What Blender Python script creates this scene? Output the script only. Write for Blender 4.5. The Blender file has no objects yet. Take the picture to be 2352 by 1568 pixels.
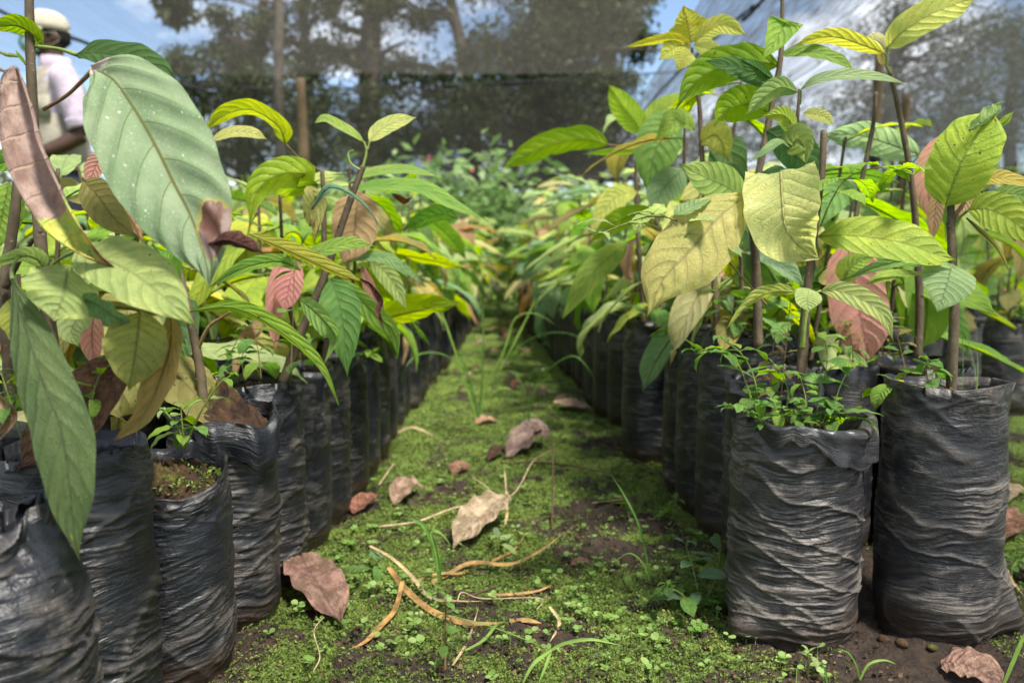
import bpy, math, random
import numpy as np
from mathutils import Vector, Matrix, noise as mnoise

R = math.radians
rng = random.Random(7)
nrng = np.random.default_rng(7)
scene = bpy.context.scene
col = scene.collection

# ------------------------------------------------------------------ camera
CAMZ = 0.45
F = 18.0 / 23.5 * 2352.0          # focal length in pixels of a 2352-wide picture
PITCH = math.atan((784 - 600) / F)
YAW = 14 / F
cam_d = bpy.data.cameras.new('camera')
cam_d.lens = 18.0
cam_d.sensor_width = 23.5
cam_d.sensor_fit = 'HORIZONTAL'
cam_d.clip_start = 0.02
cam_d.clip_end = 500
cam_d.dof.use_dof = True
cam_d.dof.focus_distance = 0.82
cam_d.dof.aperture_fstop = 3.1
cam_d.dof.aperture_blades = 7
cam = bpy.data.objects.new('camera', cam_d)
cam.location = (0, 0, CAMZ)
cam.rotation_euler = (math.pi / 2 - PITCH, 0, YAW)
col.objects.link(cam)
scene.camera = cam
_m = cam.rotation_euler.to_matrix()
CR, CU, CF = _m @ Vector((1, 0, 0)), _m @ Vector((0, 1, 0)), _m @ Vector((0, 0, -1))
CAMP = Vector((0, 0, CAMZ))

# ------------------------------------------------------------------ sky, sun, exposure
SUN_EL, SUN_AZ = R(62), R(140)
world = bpy.data.worlds.new('World')
scene.world = world
world.use_nodes = True
wn, wl = world.node_tree.nodes, world.node_tree.links
wn.clear()
w_out = wn.new('ShaderNodeOutputWorld')
w_bg = wn.new('ShaderNodeBackground')
w_bg.inputs['Strength'].default_value = 0.088
sky = wn.new('ShaderNodeTexSky')
sky.sky_type = 'NISHITA'
sky.sun_disc = False
sky.sun_elevation = SUN_EL
sky.sun_rotation = SUN_AZ
sky.air_density = 1.0
sky.dust_density = 0.6
sky.ozone_density = 1.5
w_tc = wn.new('ShaderNodeTexCoord')
w_mp = wn.new('ShaderNodeMapping')
w_mp.inputs['Scale'].default_value = (1.0, 1.0, 2.2)
w_mp.inputs['Location'].default_value = (3.2, 0.0, 0.9)
w_no = wn.new('ShaderNodeTexNoise')
w_no.inputs['Scale'].default_value = 3.4
w_no.inputs['Detail'].default_value = 7
w_no.inputs['Roughness'].default_value = 0.58
w_rp = wn.new('ShaderNodeValToRGB')
w_rp.color_ramp.elements[0].position = 0.44
w_rp.color_ramp.elements[1].position = 0.64
w_mx = wn.new('ShaderNodeMixRGB')
w_mx.inputs['Color2'].default_value = (10.5, 10.7, 11.1, 1)
wl.new(w_tc.outputs['Generated'], w_mp.inputs['Vector'])
wl.new(w_mp.outputs['Vector'], w_no.inputs['Vector'])
wl.new(w_no.outputs['Fac'], w_rp.inputs['Fac'])
wl.new(w_rp.outputs['Color'], w_mx.inputs['Fac'])
wl.new(sky.outputs['Color'], w_mx.inputs['Color1'])
wl.new(w_mx.outputs['Color'], w_bg.inputs['Color'])
wl.new(w_bg.outputs['Background'], w_out.inputs['Surface'])

sun_d = bpy.data.lights.new('sun', 'SUN')
sun_d.energy = 4.7
sun_d.angle = R(10)
sun_d.color = (1.0, 0.95, 0.86)
sun = bpy.data.objects.new('sun', sun_d)
_sd = Vector((math.sin(SUN_AZ) * math.cos(SUN_EL), math.cos(SUN_AZ) * math.cos(SUN_EL), math.sin(SUN_EL)))
sun.rotation_euler = _sd.to_track_quat('Z', 'Y').to_euler()
sun.location = _sd * 30
col.objects.link(sun)

scene.view_settings.view_transform = 'Standard'
scene.view_settings.look = 'None'
scene.view_settings.exposure = 1.36
scene.view_settings.gamma = 1.0
scene.view_settings.use_curve_mapping = False
scene.render.engine = 'CYCLES'
scene.cycles.use_denoising = True
scene.cycles.max_bounces = 5
scene.cycles.use_adaptive_sampling = True
scene.cycles.adaptive_threshold = 0.018
scene.cycles.adaptive_min_samples = 16
scene.cycles.diffuse_bounces = 3
scene.cycles.glossy_bounces = 2
scene.cycles.transmission_bounces = 5
scene.cycles.transparent_max_bounces = 10
scene.cycles.caustics_reflective = False
scene.cycles.caustics_refractive = False


# ------------------------------------------------------------------ helpers
def P(x, y, d):
    """world point that stands d metres in front of the lens, seen at (x, y) of the 2352 px picture"""
    return CAMP + d * (CF + (x - 1176) / F * CR - (y - 784) / F * CU)


def G(x, y, z=0.0):
    """point of the horizontal plane at height z seen at (x, y)"""
    r = CF + (x - 1176) / F * CR - (y - 784) / F * CU
    return CAMP + r * ((z - CAMZ) / r.z)


def tag(o, label=None, cat=None, group=None, kind=None):
    if label: o['label'] = label
    if cat: o['category'] = cat
    if group: o['group'] = group
    if kind: o['kind'] = kind
    return o


def empty(name, loc, label=None, cat=None, group=None):
    o = bpy.data.objects.new(name, None)
    o.empty_display_size = 0.02
    o.location = loc
    col.objects.link(o)
    return tag(o, label, cat, group)


def add(name, me, parent=None, mat=None, color=None, smooth=True):
    o = bpy.data.objects.new(name, me)
    col.objects.link(o)
    if parent is not None: o.parent = parent
    if mat is not None and not me.materials:
        for m in (mat if isinstance(mat, (list, tuple)) else [mat]): me.materials.append(m)
    if color is not None: o.color = color
    return o


def mesh(name, verts, faces, uvs=None, smooth=True, mats=None, attr=None):
    """verts (n,3), faces list or (m,4) array, uvs per vertex"""
    me = bpy.data.meshes.new(name)
    verts = np.asarray(verts, dtype=np.float32)
    if isinstance(faces, np.ndarray):
        n, k = faces.shape
        me.vertices.add(len(verts)); me.vertices.foreach_set('co', verts.ravel())
        me.loops.add(n * k); me.loops.foreach_set('vertex_index', faces.astype(np.int32).ravel())
        me.polygons.add(n); me.polygons.foreach_set('loop_start', np.arange(0, n * k, k, dtype=np.int32))
        me.update(calc_edges=True)
    else:
        me.from_pydata([tuple(v) for v in verts.tolist()], [], faces)
    if uvs is not None:
        ul = me.uv_layers.new(name='UVMap')
        idx = np.empty(len(me.loops), dtype=np.int32); me.loops.foreach_get('vertex_index', idx)
        ul.data.foreach_set('uv', np.asarray(uvs, dtype=np.float32)[idx].ravel())
    if attr:
        for k, v in attr.items():
            a = me.attributes.new(k, 'FLOAT', 'POINT'); a.data.foreach_set('value', np.asarray(v, dtype=np.float32))
    me.polygons.foreach_set('use_smooth', np.full(len(me.polygons), smooth, dtype=bool))
    if mats is not None: me.polygons.foreach_set('material_index', np.asarray(mats, dtype=np.int32))
    me.update()
    return me


def grid_faces(n, m, wrap=False, off=0):
    i, j = np.meshgrid(np.arange(n - 1), np.arange(m if wrap else m - 1), indexing='ij')
    j2 = (j + 1) % m
    return np.stack([i * m + j, i * m + j2, (i + 1) * m + j2, (i + 1) * m + j], -1).reshape(-1, 4) + off


def curve_pts(pts, n):
    """smooth Catmull-Rom polyline through pts (k, c)"""
    p = np.asarray([tuple(q) for q in pts], dtype=float)
    if len(p) == 2: return p[0] + (p[1] - p[0]) * np.linspace(0, 1, n)[:, None]
    p = np.vstack([2 * p[0] - p[1], p, 2 * p[-1] - p[-2]])
    out = []
    k = len(p) - 3
    for s in np.linspace(0, k - 1e-6, n):
        i = int(s); t = s - i
        a, b, c, d = p[i], p[i + 1], p[i + 2], p[i + 3]
        out.append(0.5 * (2 * b + (c - a) * t + (2 * a - 5 * b + 4 * c - d) * t * t + (3 * b - a - 3 * c + d) * t ** 3))
    return np.array(out)


def frames(p, ref=None):
    t = np.gradient(p, axis=0)
    t /= np.linalg.norm(t, axis=1)[:, None] + 1e-12
    ref = np.array([0.3, 0.8, 0.52]) if ref is None else np.asarray(ref, dtype=float)
    if ref.ndim == 1: ref = np.tile(ref, (len(p), 1))
    n = ref - (ref * t).sum(1)[:, None] * t
    n /= np.linalg.norm(n, axis=1)[:, None] + 1e-9
    return t, n, np.cross(t, n)


def tube(pts, radii, n=None, m=8, knob=0.0, seed=0):
    """round tapering bar along pts: (verts, faces, uvs)"""
    n = n or max(4, len(pts) * 3)
    p = curve_pts(pts, n)
    r = np.interp(np.linspace(0, 1, n), np.linspace(0, 1, len(radii)), radii)
    t, a, b = frames(p)
    if knob:
        rs = np.random.default_rng(seed)
        r = r * (1 + knob * rs.normal(size=n))
    th = np.linspace(0, 2 * np.pi, m, endpoint=False)
    v = p[:, None] + (np.cos(th)[None, :, None] * a[:, None] + np.sin(th)[None, :, None] * b[:, None]) * r[:, None, None]
    v = np.vstack([v.reshape(-1, 3), p[:1], p[-1:]])
    f = [tuple(q) for q in grid_faces(n, m, True).tolist()]
    f += [((j + 1) % m, j, n * m) for j in range(m)] + [((n - 1) * m + j, (n - 1) * m + (j + 1) % m, n * m + 1) for j in range(m)]
    L = np.linspace(0, 1, n)
    uv = np.vstack([np.stack([np.tile(th / 6.283, n), np.repeat(L, m)], -1), [[0, 0]], [[0, 1]]])
    return v, f, uv


def join(parts):
    """parts: list of (verts, faces list, uvs, material index)"""
    V, Fc, U, M, o = [], [], [], [], 0
    for v, f, u, mi in parts:
        V.append(v); U.append(u)
        f = f.tolist() if isinstance(f, np.ndarray) else f
        Fc += [tuple(i + o for i in q) for q in f]; M += [mi] * len(f); o += len(v)
    return np.vstack(V), Fc, np.vstack(U), M


def fbm(x, y, z=0.0, s=1.0, o=3):
    return mnoise.fractal(Vector((x * s, y * s, z * s)), 1.0, 2.0, o)


# ------------------------------------------------------------------ materials
def srgb(r, g, b):
    f = lambda c: (c / 255 / 12.92) if c / 255 <= 0.04045 else ((c / 255 + 0.055) / 1.055) ** 2.4
    return (f(r), f(g), f(b), 1)


class N:
    def __init__(s, name):
        s.m = bpy.data.materials.new(name); s.m.use_nodes = True
        s.t = s.m.node_tree; s.t.nodes.clear()
        s.out = s.t.nodes.new('ShaderNodeOutputMaterial')
    def n(s, typ, ins=None, **kw):
        q = s.t.nodes.new('ShaderNode' + typ)
        for k, v in kw.items(): setattr(q, k, v)
        for k, v in (ins or {}).items():
            if hasattr(v, 'is_output'): s.t.links.new(v, q.inputs[k])
            else: q.inputs[k].default_value = v
        return q
    def math(s, op, a, b=0.0, c=None, clamp=False):
        d = {0: a, 1: b}
        if c is not None: d[2] = c
        return s.n('Math', d, operation=op, use_clamp=clamp).outputs[0]
    def mix(s, f, a, b, blend='MIX'):
        return s.n('MixRGB', {'Fac': f, 'Color1': a, 'Color2': b}, blend_type=blend).outputs[0]
    def noise(s, vec, scale, detail=4, rough=0.55, dist=0.0, out='Fac'):
        return s.n('TexNoise', {'Vector': vec, 'Scale': scale, 'Detail': detail, 'Roughness': rough, 'Distortion': dist}).outputs[out]
    def ss(s, x, a, b, lo=0.0, hi=1.0):
        return s.n('MapRange', {'Value': x, 'From Min': a, 'From Max': b, 'To Min': lo, 'To Max': hi}, interpolation_type='SMOOTHSTEP').outputs[0]
    def done(s, sh):
        s.t.links.new(sh, s.out.inputs['Surface']); return s.m


def leaf_material(name, mode='green', trans=0.5, rough=0.42, nveins=9.0):
    b = N(name)
    oi = b.n('ObjectInfo')
    tc = b.n('TexCoord')
    uv = b.n('SeparateXYZ', {0: tc.outputs['UV']})
    u, v = uv.outputs[0], uv.outputs[1]
    geo = b.n('NewGeometry')
    a = b.math('ABSOLUTE', b.math('MULTIPLY', b.math('SUBTRACT', u, 0.5), 2.0))
    side = b.math('GREATER_THAN', u, 0.5)
    ph = b.math('SUBTRACT', b.math('MULTIPLY', v, nveins), b.math('MULTIPLY', b.math('POWER', a, 1.25), 1.9))
    ph = b.math('ADD', ph, b.math('MULTIPLY', side, 0.37))
    ph = b.math('ADD', ph, b.math('MULTIPLY', oi.outputs['Random'], 1.0))
    ph = b.math('ADD', ph, b.math('MULTIPLY', b.noise(b.n('Mapping', {'Vector': tc.outputs['UV'], 'Scale': (0.6, 2.2, 1.0)}).outputs[0], 3.0, 1, 0.5), 0.6))
    fr = b.math('ABSOLUTE', b.math('SUBTRACT', b.math('FRACT', ph), 0.5))
    vein = b.math('MULTIPLY', b.ss(fr, 0.055, 0.012), b.ss(a, 0.99, 0.6))
    mid = b.ss(a, 0.075, 0.025)
    veins = b.math('MAXIMUM', vein, mid)
    # position on the blade, shifted for each leaf
    off = b.n('CombineXYZ', {0: b.math('MULTIPLY', oi.outputs['Random'], 37.0), 1: b.math('MULTIPLY', oi.outputs['Random'], 91.0), 2: 0.0}).outputs[0]
    pos = b.n('VectorMath', {0: b.n('Mapping', {'Vector': tc.outputs['UV'], 'Scale': (0.45, 1.0, 1.0)}).outputs[0], 1: off}, operation='ADD').outputs[0]
    # fine reticulate veins
    vo = b.n('TexVoronoi', {'Vector': pos, 'Scale': 34.0}, feature='DISTANCE_TO_EDGE').outputs['Distance']
    ret = b.ss(vo, 0.09, 0.0)
    base = oi.outputs['Color']
    n1 = b.noise(pos, 3.2, 3, 0.6)
    n2 = b.noise(pos, 11.0, 3, 0.6)
    # slow drift of hue over the blade: yellower between veins
    c = b.mix(b.ss(n1, 0.38, 0.72), base, b.n('HueSaturation', {'Hue': 0.478, 'Saturation': 1.0, 'Value': 1.28, 'Color': base}).outputs[0])
    c = b.mix(b.ss(n2, 0.45, 0.8, 0, 0.5), c, b.n('HueSaturation', {'Hue': 0.52, 'Saturation': 1.05, 'Value': 0.62, 'Color': base}).outputs[0])
    c = b.mix(b.math('MULTIPLY', ret, 0.09), c, b.n('HueSaturation', {'Value': 0.6, 'Color': base}).outputs[0])
    under = geo.outputs['Backfacing']
    # the underside is paler
    pale = b.n('HueSaturation', {'Saturation': 0.9, 'Value': 1.06, 'Color': c}).outputs[0]
    c = b.mix(under, c, pale)
    vc = b.n('HueSaturation', {'Hue': 0.475, 'Saturation': 0.85, 'Value': 0.66, 'Color': base}).outputs[0]
    c = b.mix(b.math('MULTIPLY', b.math('MAXIMUM', mid, b.math('MULTIPLY', vein, 0.75)), 0.6), c, vc)
    # blemishes: amount in the alpha of the object colour
    amt = oi.outputs['Alpha']
    sp = b.noise(pos, 26.0, 2, 0.5)
    spot = b.ss(b.math('ADD', sp, b.math('MULTIPLY', amt, 0.10)), 0.735, 0.76)
    c = b.mix(spot, c, (0.075, 0.038, 0.014, 1))
    pt = b.noise(pos, 4.5, 3, 0.65)
    edge = b.math('ADD', b.math('MULTIPLY', a, 0.10), b.math('MULTIPLY', b.ss(v, 0.55, 1.0), 0.10))
    patch = b.math('ADD', b.math('ADD', pt, edge), b.math('MULTIPLY', amt, 0.16))
    c = b.mix(b.ss(patch, 0.83, 0.87), c, (0.40, 0.33, 0.05, 1))
    c = b.mix(b.ss(patch, 0.875, 0.89), c, (0.13, 0.06, 0.025, 1))
    h = b.math('ADD', b.math('MULTIPLY', b.math('SQRT', b.ss(fr, 0.0, 0.4)), 1.0), b.math('MULTIPLY', ret, -0.28))
    h = b.math('ADD', h, b.math('MULTIPLY', n2, 0.5))
    if mode == 'dead':
        md = b.noise(pos, 6.0, 5, 0.7)
        c = b.mix(b.ss(md, 0.42, 0.62), b.n('HueSaturation', {'Saturation': 1.1, 'Value': 0.5, 'Color': c}).outputs[0], c)
        c = b.mix(b.ss(b.noise(pos, 17.0, 4, 0.7), 0.55, 0.72, 0, 0.7), c, b.n('HueSaturation', {'Saturation': 0.8, 'Value': 1.5, 'Color': base}).outputs[0])
        c = b.mix(b.ss(b.noise(pos, 40.0, 3, 0.6), 0.62, 0.7, 0, 0.8), c, (0.03, 0.018, 0.010, 1))
        h = b.math('ADD', h, b.math('MULTIPLY', b.noise(pos, 18.0, 5, 0.7), 2.2))
    bump = b.n('Bump', {'Height': h, 'Strength': 0.6 if mode == 'green' else 0.8, 'Distance': 0.0024}).outputs[0]
    rg = b.math('ADD', b.math('MULTIPLY', n2, 0.25), b.math('ADD', rough - 0.1, b.math('MULTIPLY', under, 0.18)))
    pr = b.n('BsdfPrincipled', {'Base Color': c, 'Roughness': rg, 'Specular IOR Level': 0.28, 'Normal': bump})
    tcx = b.n('HueSaturation', {'Hue': 0.492, 'Saturation': 1.08, 'Value': 1.7, 'Color': c}).outputs[0]
    tr = b.n('BsdfTranslucent', {'Color': tcx, 'Normal': bump})
    return b.done(b.n('MixShader', {0: trans, 1: pr.outputs[0], 2: tr.outputs[0]}).outputs[0])


M = {}
M['leaf'] = leaf_material('leaf_blade')
M['dead'] = leaf_material('dry_leaf_blade', 'dead', 0.12, 0.7)
M['weed'] = leaf_material('weed_leaf_blade', 'green', 0.4, 0.5, 6.0)


def mat_big_leaf():
    """old grey-green leaf with pale specks and a brown rotten patch near its end"""
    b = N('old_speckled_leaf')
    tc = b.n('TexCoord'); uvn = tc.outputs['UV']
    uv = b.n('SeparateXYZ', {0: uvn}); u, v = uv.outputs[0], uv.outputs[1]
    a = b.math('ABSOLUTE', b.math('MULTIPLY', b.math('SUBTRACT', u, 0.5), 2.0))
    side = b.math('GREATER_THAN', u, 0.5)
    ph = b.math('ADD', b.math('SUBTRACT', b.math('MULTIPLY', v, 7.2), b.math('MULTIPLY', b.math('POWER', a, 1.3), 1.7)), b.math('MULTIPLY', side, 0.42))
    fr = b.math('ABSOLUTE', b.math('SUBTRACT', b.math('FRACT', ph), 0.5))
    vein = b.math('MULTIPLY', b.ss(fr, 0.028, 0.008), b.ss(a, 0.95, 0.55))
    halo = b.ss(fr, 0.22, 0.0)
    mid = b.ss(a, 0.04, 0.018)
    pos = b.n('Mapping', {'Vector': uvn, 'Scale': (0.5, 1.0, 1.0)}).outputs[0]
    n1 = b.noise(pos, 5, 5, 0.6)
    c = b.mix(b.ss(n1, 0.35, 0.7), (0.140, 0.205, 0.100, 1), (0.210, 0.265, 0.150, 1))
    c = b.mix(b.math('MULTIPLY', halo, 0.35), c, (0.135, 0.225, 0.10, 1))
    dust = b.ss(b.noise(pos, 7, 5, 0.7), 0.5, 0.72)
    fine = b.ss(b.noise(pos, 120, 2, 0.5), 0.60, 0.68)
    c = b.mix(b.math('MULTIPLY', fine, b.math('ADD', 0.35, b.math('MULTIPLY', dust, 0.65))), c, (0.42, 0.44, 0.38, 1))
    c = b.mix(b.ss(b.noise(pos, 36, 2, 0.4), 0.70, 0.73, 0, 0.8), c, (0.5, 0.5, 0.46, 1))
    c = b.mix(vein, c, (0.10, 0.10, 0.045, 1))
    c = b.mix(mid, c, (0.10, 0.10, 0.03, 1))
    # rotten patch on the right half near the tip, and a pale scorched base
    rx = b.math('SUBTRACT', u, 0.24); ry = b.math('MULTIPLY', b.math('SUBTRACT', v, 0.79), 3.0)
    d = b.math('SQRT', b.math('ADD', b.math('MULTIPLY', rx, rx), b.math('MULTIPLY', ry, ry)))
    d = b.math('ADD', d, b.math('MULTIPLY', b.math('SUBTRACT', b.noise(pos, 9, 4, 0.6), 0.5), 0.35))
    c = b.mix(b.ss(d, 0.30, 0.25), c, (0.28, 0.25, 0.06, 1))
    c = b.mix(b.ss(d, 0.255, 0.24), c, b.mix(b.ss(n1, 0.4, 0.6), (0.10, 0.045, 0.03, 1), (0.30, 0.22, 0.19, 1)))
    e = b.math('ADD', v, b.math('MULTIPLY', b.math('SUBTRACT', b.noise(pos, 8, 4, 0.6), 0.5), 0.08))
    e = b.math('ADD', e, b.math('MULTIPLY', b.math('SUBTRACT', 1.0, b.ss(u, 0.2, 0.55)), -0.05))
    c = b.mix(b.ss(e, 0.035, 0.02), c, (0.42, 0.33, 0.30, 1))
    h = b.math('ADD', b.ss(fr, 0.0, 0.35), b.math('MULTIPLY', b.noise(pos, 30, 4, 0.6), 0.35))
    bump = b.n('Bump', {'Height': h, 'Strength': 0.5, 'Distance': 0.0015}).outputs[0]
    pr = b.n('BsdfPrincipled', {'Base Color': c, 'Roughness': 0.65, 'Specular IOR Level': 0.18, 'Normal': bump})
    tr = b.n('BsdfTranslucent', {'Color': c, 'Normal': bump})
    return b.done(b.n('MixShader', {0: 0.16, 1: pr.outputs[0], 2: tr.outputs[0]}).outputs[0])


def mat_curl_leaf():
    """dying leaf: mauve brown, with a green and yellow band, brown again at the tip"""
    b = N('dying_curled_leaf')
    tc = b.n('TexCoord'); uvn = tc.outputs['UV']
    uv = b.n('SeparateXYZ', {0: uvn}); u, v = uv.outputs[0], uv.outputs[1]
    a = b.math('ABSOLUTE', b.math('MULTIPLY', b.math('SUBTRACT', u, 0.5), 2.0))
    ph = b.math('SUBTRACT', b.math('MULTIPLY', v, 9.0), b.math('MULTIPLY', a, 0.7))
    fr = b.math('ABSOLUTE', b.math('SUBTRACT', b.math('FRACT', ph), 0.5))
    vein = b.ss(fr, 0.06, 0.02)
    pos = b.n('Mapping', {'Vector': uvn, 'Scale': (0.4, 1.0, 1.0)}).outputs[0]
    n1 = b.noise(pos, 9, 5, 0.65); n2 = b.noise(pos, 3.5, 4, 0.6)
    br = b.mix(b.ss(n1, 0.35, 0.65), (0.20, 0.125, 0.10, 1), (0.36, 0.26, 0.22, 1))
    br = b.mix(vein, br, (0.33, 0.25, 0.18, 1))
    gr = b.mix(b.ss(n1, 0.4, 0.62), (0.26, 0.34, 0.08, 1), (0.50, 0.45, 0.08, 1))
    gr = b.mix(b.ss(b.noise(pos, 15, 2), 0.64, 0.67), gr, (0.12, 0.06, 0.03, 1))
    q = b.math('ADD', v, b.math('MULTIPLY', b.math('SUBTRACT', n2, 0.5), 0.22))
    q = b.math('ADD', q, b.math('MULTIPLY', u, -0.06))
    c = b.mix(b.ss(q, 0.58, 0.60), br, gr)
    c = b.mix(b.ss(b.math('ADD', q, b.math('MULTIPLY', a, 0.12)), 0.86, 0.88), c, b.mix(n1, (0.15, 0.06, 0.025, 1), (0.32, 0.16, 0.08, 1)))
    h = b.math('ADD', b.math('MULTIPLY', vein, 1.2), b.math('MULTIPLY', b.noise(pos, 24, 5, 0.65), 1.6))
    bump = b.n('Bump', {'Height': h, 'Strength': 0.6, 'Distance': 0.002}).outputs[0]
    pr = b.n('BsdfPrincipled', {'Base Color': c, 'Roughness': 0.6, 'Specular IOR Level': 0.3, 'Normal': bump})
    tr = b.n('BsdfTranslucent', {'Color': c, 'Normal': bump})
    return b.done(b.n('MixShader', {0: 0.18, 1: pr.outputs[0], 2: tr.outputs[0]}).outputs[0])


M['big_leaf'] = mat_big_leaf()
M['curl_leaf'] = mat_curl_leaf()


def mat_stem(name, c1, c2, rough=0.75, scale=60):
    b = N(name)
    tc = b.n('TexCoord'); o = tc.outputs['Object']
    st = b.n('Mapping', {'Vector': o, 'Scale': (1, 1, 0.35)}).outputs[0]
    n = b.noise(st, scale, 5, 0.6); d = b.noise(o, scale * 3.5, 2, 0.5)
    c = b.mix(b.ss(n, 0.32, 0.68), c1, c2)
    c = b.mix(b.ss(d, 0.66, 0.70, 0, 0.6), c, (0.20, 0.165, 0.11, 1))
    bump = b.n('Bump', {'Height': b.math('ADD', n, b.math('MULTIPLY', d, 0.5)), 'Strength': 0.6, 'Distance': 0.002}).outputs[0]
    return b.done(b.n('BsdfPrincipled', {'Base Color': c, 'Roughness': rough, 'Specular IOR Level': 0.3, 'Normal': bump}).outputs[0])


M['stem'] = mat_stem('woody_stem', (0.045, 0.032, 0.018, 1), (0.105, 0.08, 0.045, 1))
M['green_stem'] = mat_stem('green_shoot', (0.12, 0.17, 0.03, 1), (0.20, 0.25, 0.06, 1), 0.55)
M['red_stem'] = mat_stem('reddish_stalk', (0.14, 0.07, 0.035, 1), (0.22, 0.16, 0.06, 1), 0.55)


def mat_bag(name, dust_c=(0.095, 0.08, 0.066, 1), dust_amt=-0.03):
    b = N(name)
    tc = b.n('TexCoord'); uvn = tc.outputs['UV']
    oi = b.n('ObjectInfo')
    rnd = b.n('CombineXYZ', {0: b.math('MULTIPLY', oi.outputs['Random'], 5.0), 1: b.math('MULTIPLY', oi.outputs['Random'], 9.0), 2: 0.0}).outputs[0]
    p = b.n('VectorMath', {0: uvn, 1: rnd}, operation='ADD').outputs[0]
    warp = b.noise(p, 14, 3, 0.5, out='Color')
    pw = b.n('VectorMath', {0: p, 1: b.n('VectorMath', {0: warp, 'Scale': 0.02}, operation='SCALE').outputs[0]}, operation='ADD').outputs[0]
    st = b.n('Mapping', {'Vector': pw, 'Scale': (11.0, 120.0, 1.0), 'Rotation': (0, 0, 0.0)}).outputs[0]
    w1 = b.noise(st, 1.0, 5, 0.6, 0.4)
    rid = b.math('SUBTRACT', 1.0, b.math('MULTIPLY', b.math('ABSOLUTE', b.math('SUBTRACT', w1, 0.5)), 5.0), clamp=True)
    st2 = b.n('Mapping', {'Vector': pw, 'Scale': (26.0, 190.0, 1.0)}).outputs[0]
    w2 = b.noise(st2, 1.0, 3, 0.6, 0.5)
    cr = b.noise(p, 30, 6, 0.7, 1.2)
    at = b.n('Attribute', attribute_name='ridge').outputs['Fac']
    blot = b.noise(p, 12, 5, 0.68)
    grit = b.noise(p, 420, 2, 0.6)
    sepv = b.n('SeparateXYZ', {0: uvn}).outputs[1]
    dust = b.math('ADD', b.math('MULTIPLY', rid, 0.10), b.math('MULTIPLY', at, 0.55))
    fineb = b.noise(p, 60, 4, 0.7)
    dust = b.math('ADD', dust, b.math('MULTIPLY', b.ss(blot, 0.42, 0.72), b.math('MULTIPLY', b.ss(fineb, 0.3, 0.7), 0.75)))
    dust = b.math('ADD', dust, dust_amt)
    low = b.ss(sepv, 0.12, 0.0, 0, 0.12)
    dust = b.math('ADD', dust, low)
    dust = b.math('MULTIPLY', b.ss(dust, 0.15, 1.1), b.ss(grit, 0.30, 0.62, 0.45, 1.0))
    c = b.mix(dust, (0.009, 0.0102, 0.0140, 1), dust_c)
    c = b.mix(b.math('MULTIPLY', b.ss(grit, 0.69, 0.73), b.ss(blot, 0.42, 0.6)), c, (0.30, 0.24, 0.17, 1))
    wet = b.math('MULTIPLY', b.ss(b.math('ADD', sepv, b.math('MULTIPLY', b.math('SUBTRACT', blot, 0.5), 0.07)), 0.050, 0.018), 0.9)
    c = b.mix(wet, c, (0.03, 0.019, 0.012, 1))
    rough = b.math('ADD', 0.36, b.math('MULTIPLY', dust, 0.45))
    h = b.math('ADD', b.math('MULTIPLY', b.math('MULTIPLY', rid, b.ss(blot, 0.35, 0.65)), 1.1), b.math('MULTIPLY', w2, 0.2))
    h = b.math('ADD', h, b.math('MULTIPLY', cr, 0.9))
    h = b.math('ADD', h, b.math('MULTIPLY', grit, 0.05))
    bump = b.n('Bump', {'Height': h, 'Strength': 0.6, 'Distance': 0.0022}).outputs[0]
    return b.done(b.n('BsdfPrincipled', {'Base Color': c, 'Roughness': rough, 'Specular IOR Level': 0.5, 'Normal': bump}).outputs[0])


M['bag'] = mat_bag('black_film')
M['bag_dusty'] = mat_bag('dusty_black_film', (0.14, 0.12, 0.10, 1), 0.17)


def mat_soil():
    b = N('soil')
    tc = b.n('TexCoord'); g = b.n('NewGeometry').outputs['Position']
    n = b.noise(g, 60, 6, 0.7); m = b.noise(g, 14, 5, 0.6)
    c = b.mix(b.ss(n, 0.3, 0.7), (0.014, 0.009, 0.006, 1), (0.07, 0.037, 0.020, 1))
    c = b.mix(b.ss(m, 0.54, 0.66, 0, 0.8), c, (0.10, 0.115, 0.018, 1))
    bump = b.n('Bump', {'Height': n, 'Strength': 0.9, 'Distance': 0.006}).outputs[0]
    return b.done(b.n('BsdfPrincipled', {'Base Color': c, 'Roughness': 0.9, 'Specular IOR Level': 0.2, 'Normal': bump}).outputs[0])


M['soil'] = mat_soil()


def mat_plain(name, c, rough=0.7, scale=20, var=0.25, trans=0.0, spec=0.3, bump=0.3):
    b = N(name)
    g = b.n('TexCoord').outputs['Object']
    n = b.noise(g, scale, 5, 0.6)
    cc = b.mix(b.ss(n, 0.3, 0.7), tuple(x * (1 - var) for x in c[:3]) + (1,), tuple(min(1, x * (1 + var)) for x in c[:3]) + (1,))
    bp = b.n('Bump', {'Height': n, 'Strength': bump, 'Distance': 0.003}).outputs[0]
    pr = b.n('BsdfPrincipled', {'Base Color': cc, 'Roughness': rough, 'Specular IOR Level': spec, 'Normal': bp})
    if not trans: return b.done(pr.outputs[0])
    tr = b.n('BsdfTranslucent', {'Color': cc})
    return b.done(b.n('MixShader', {0: trans, 1: pr.outputs[0], 2: tr.outputs[0]}).outputs[0])


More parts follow.
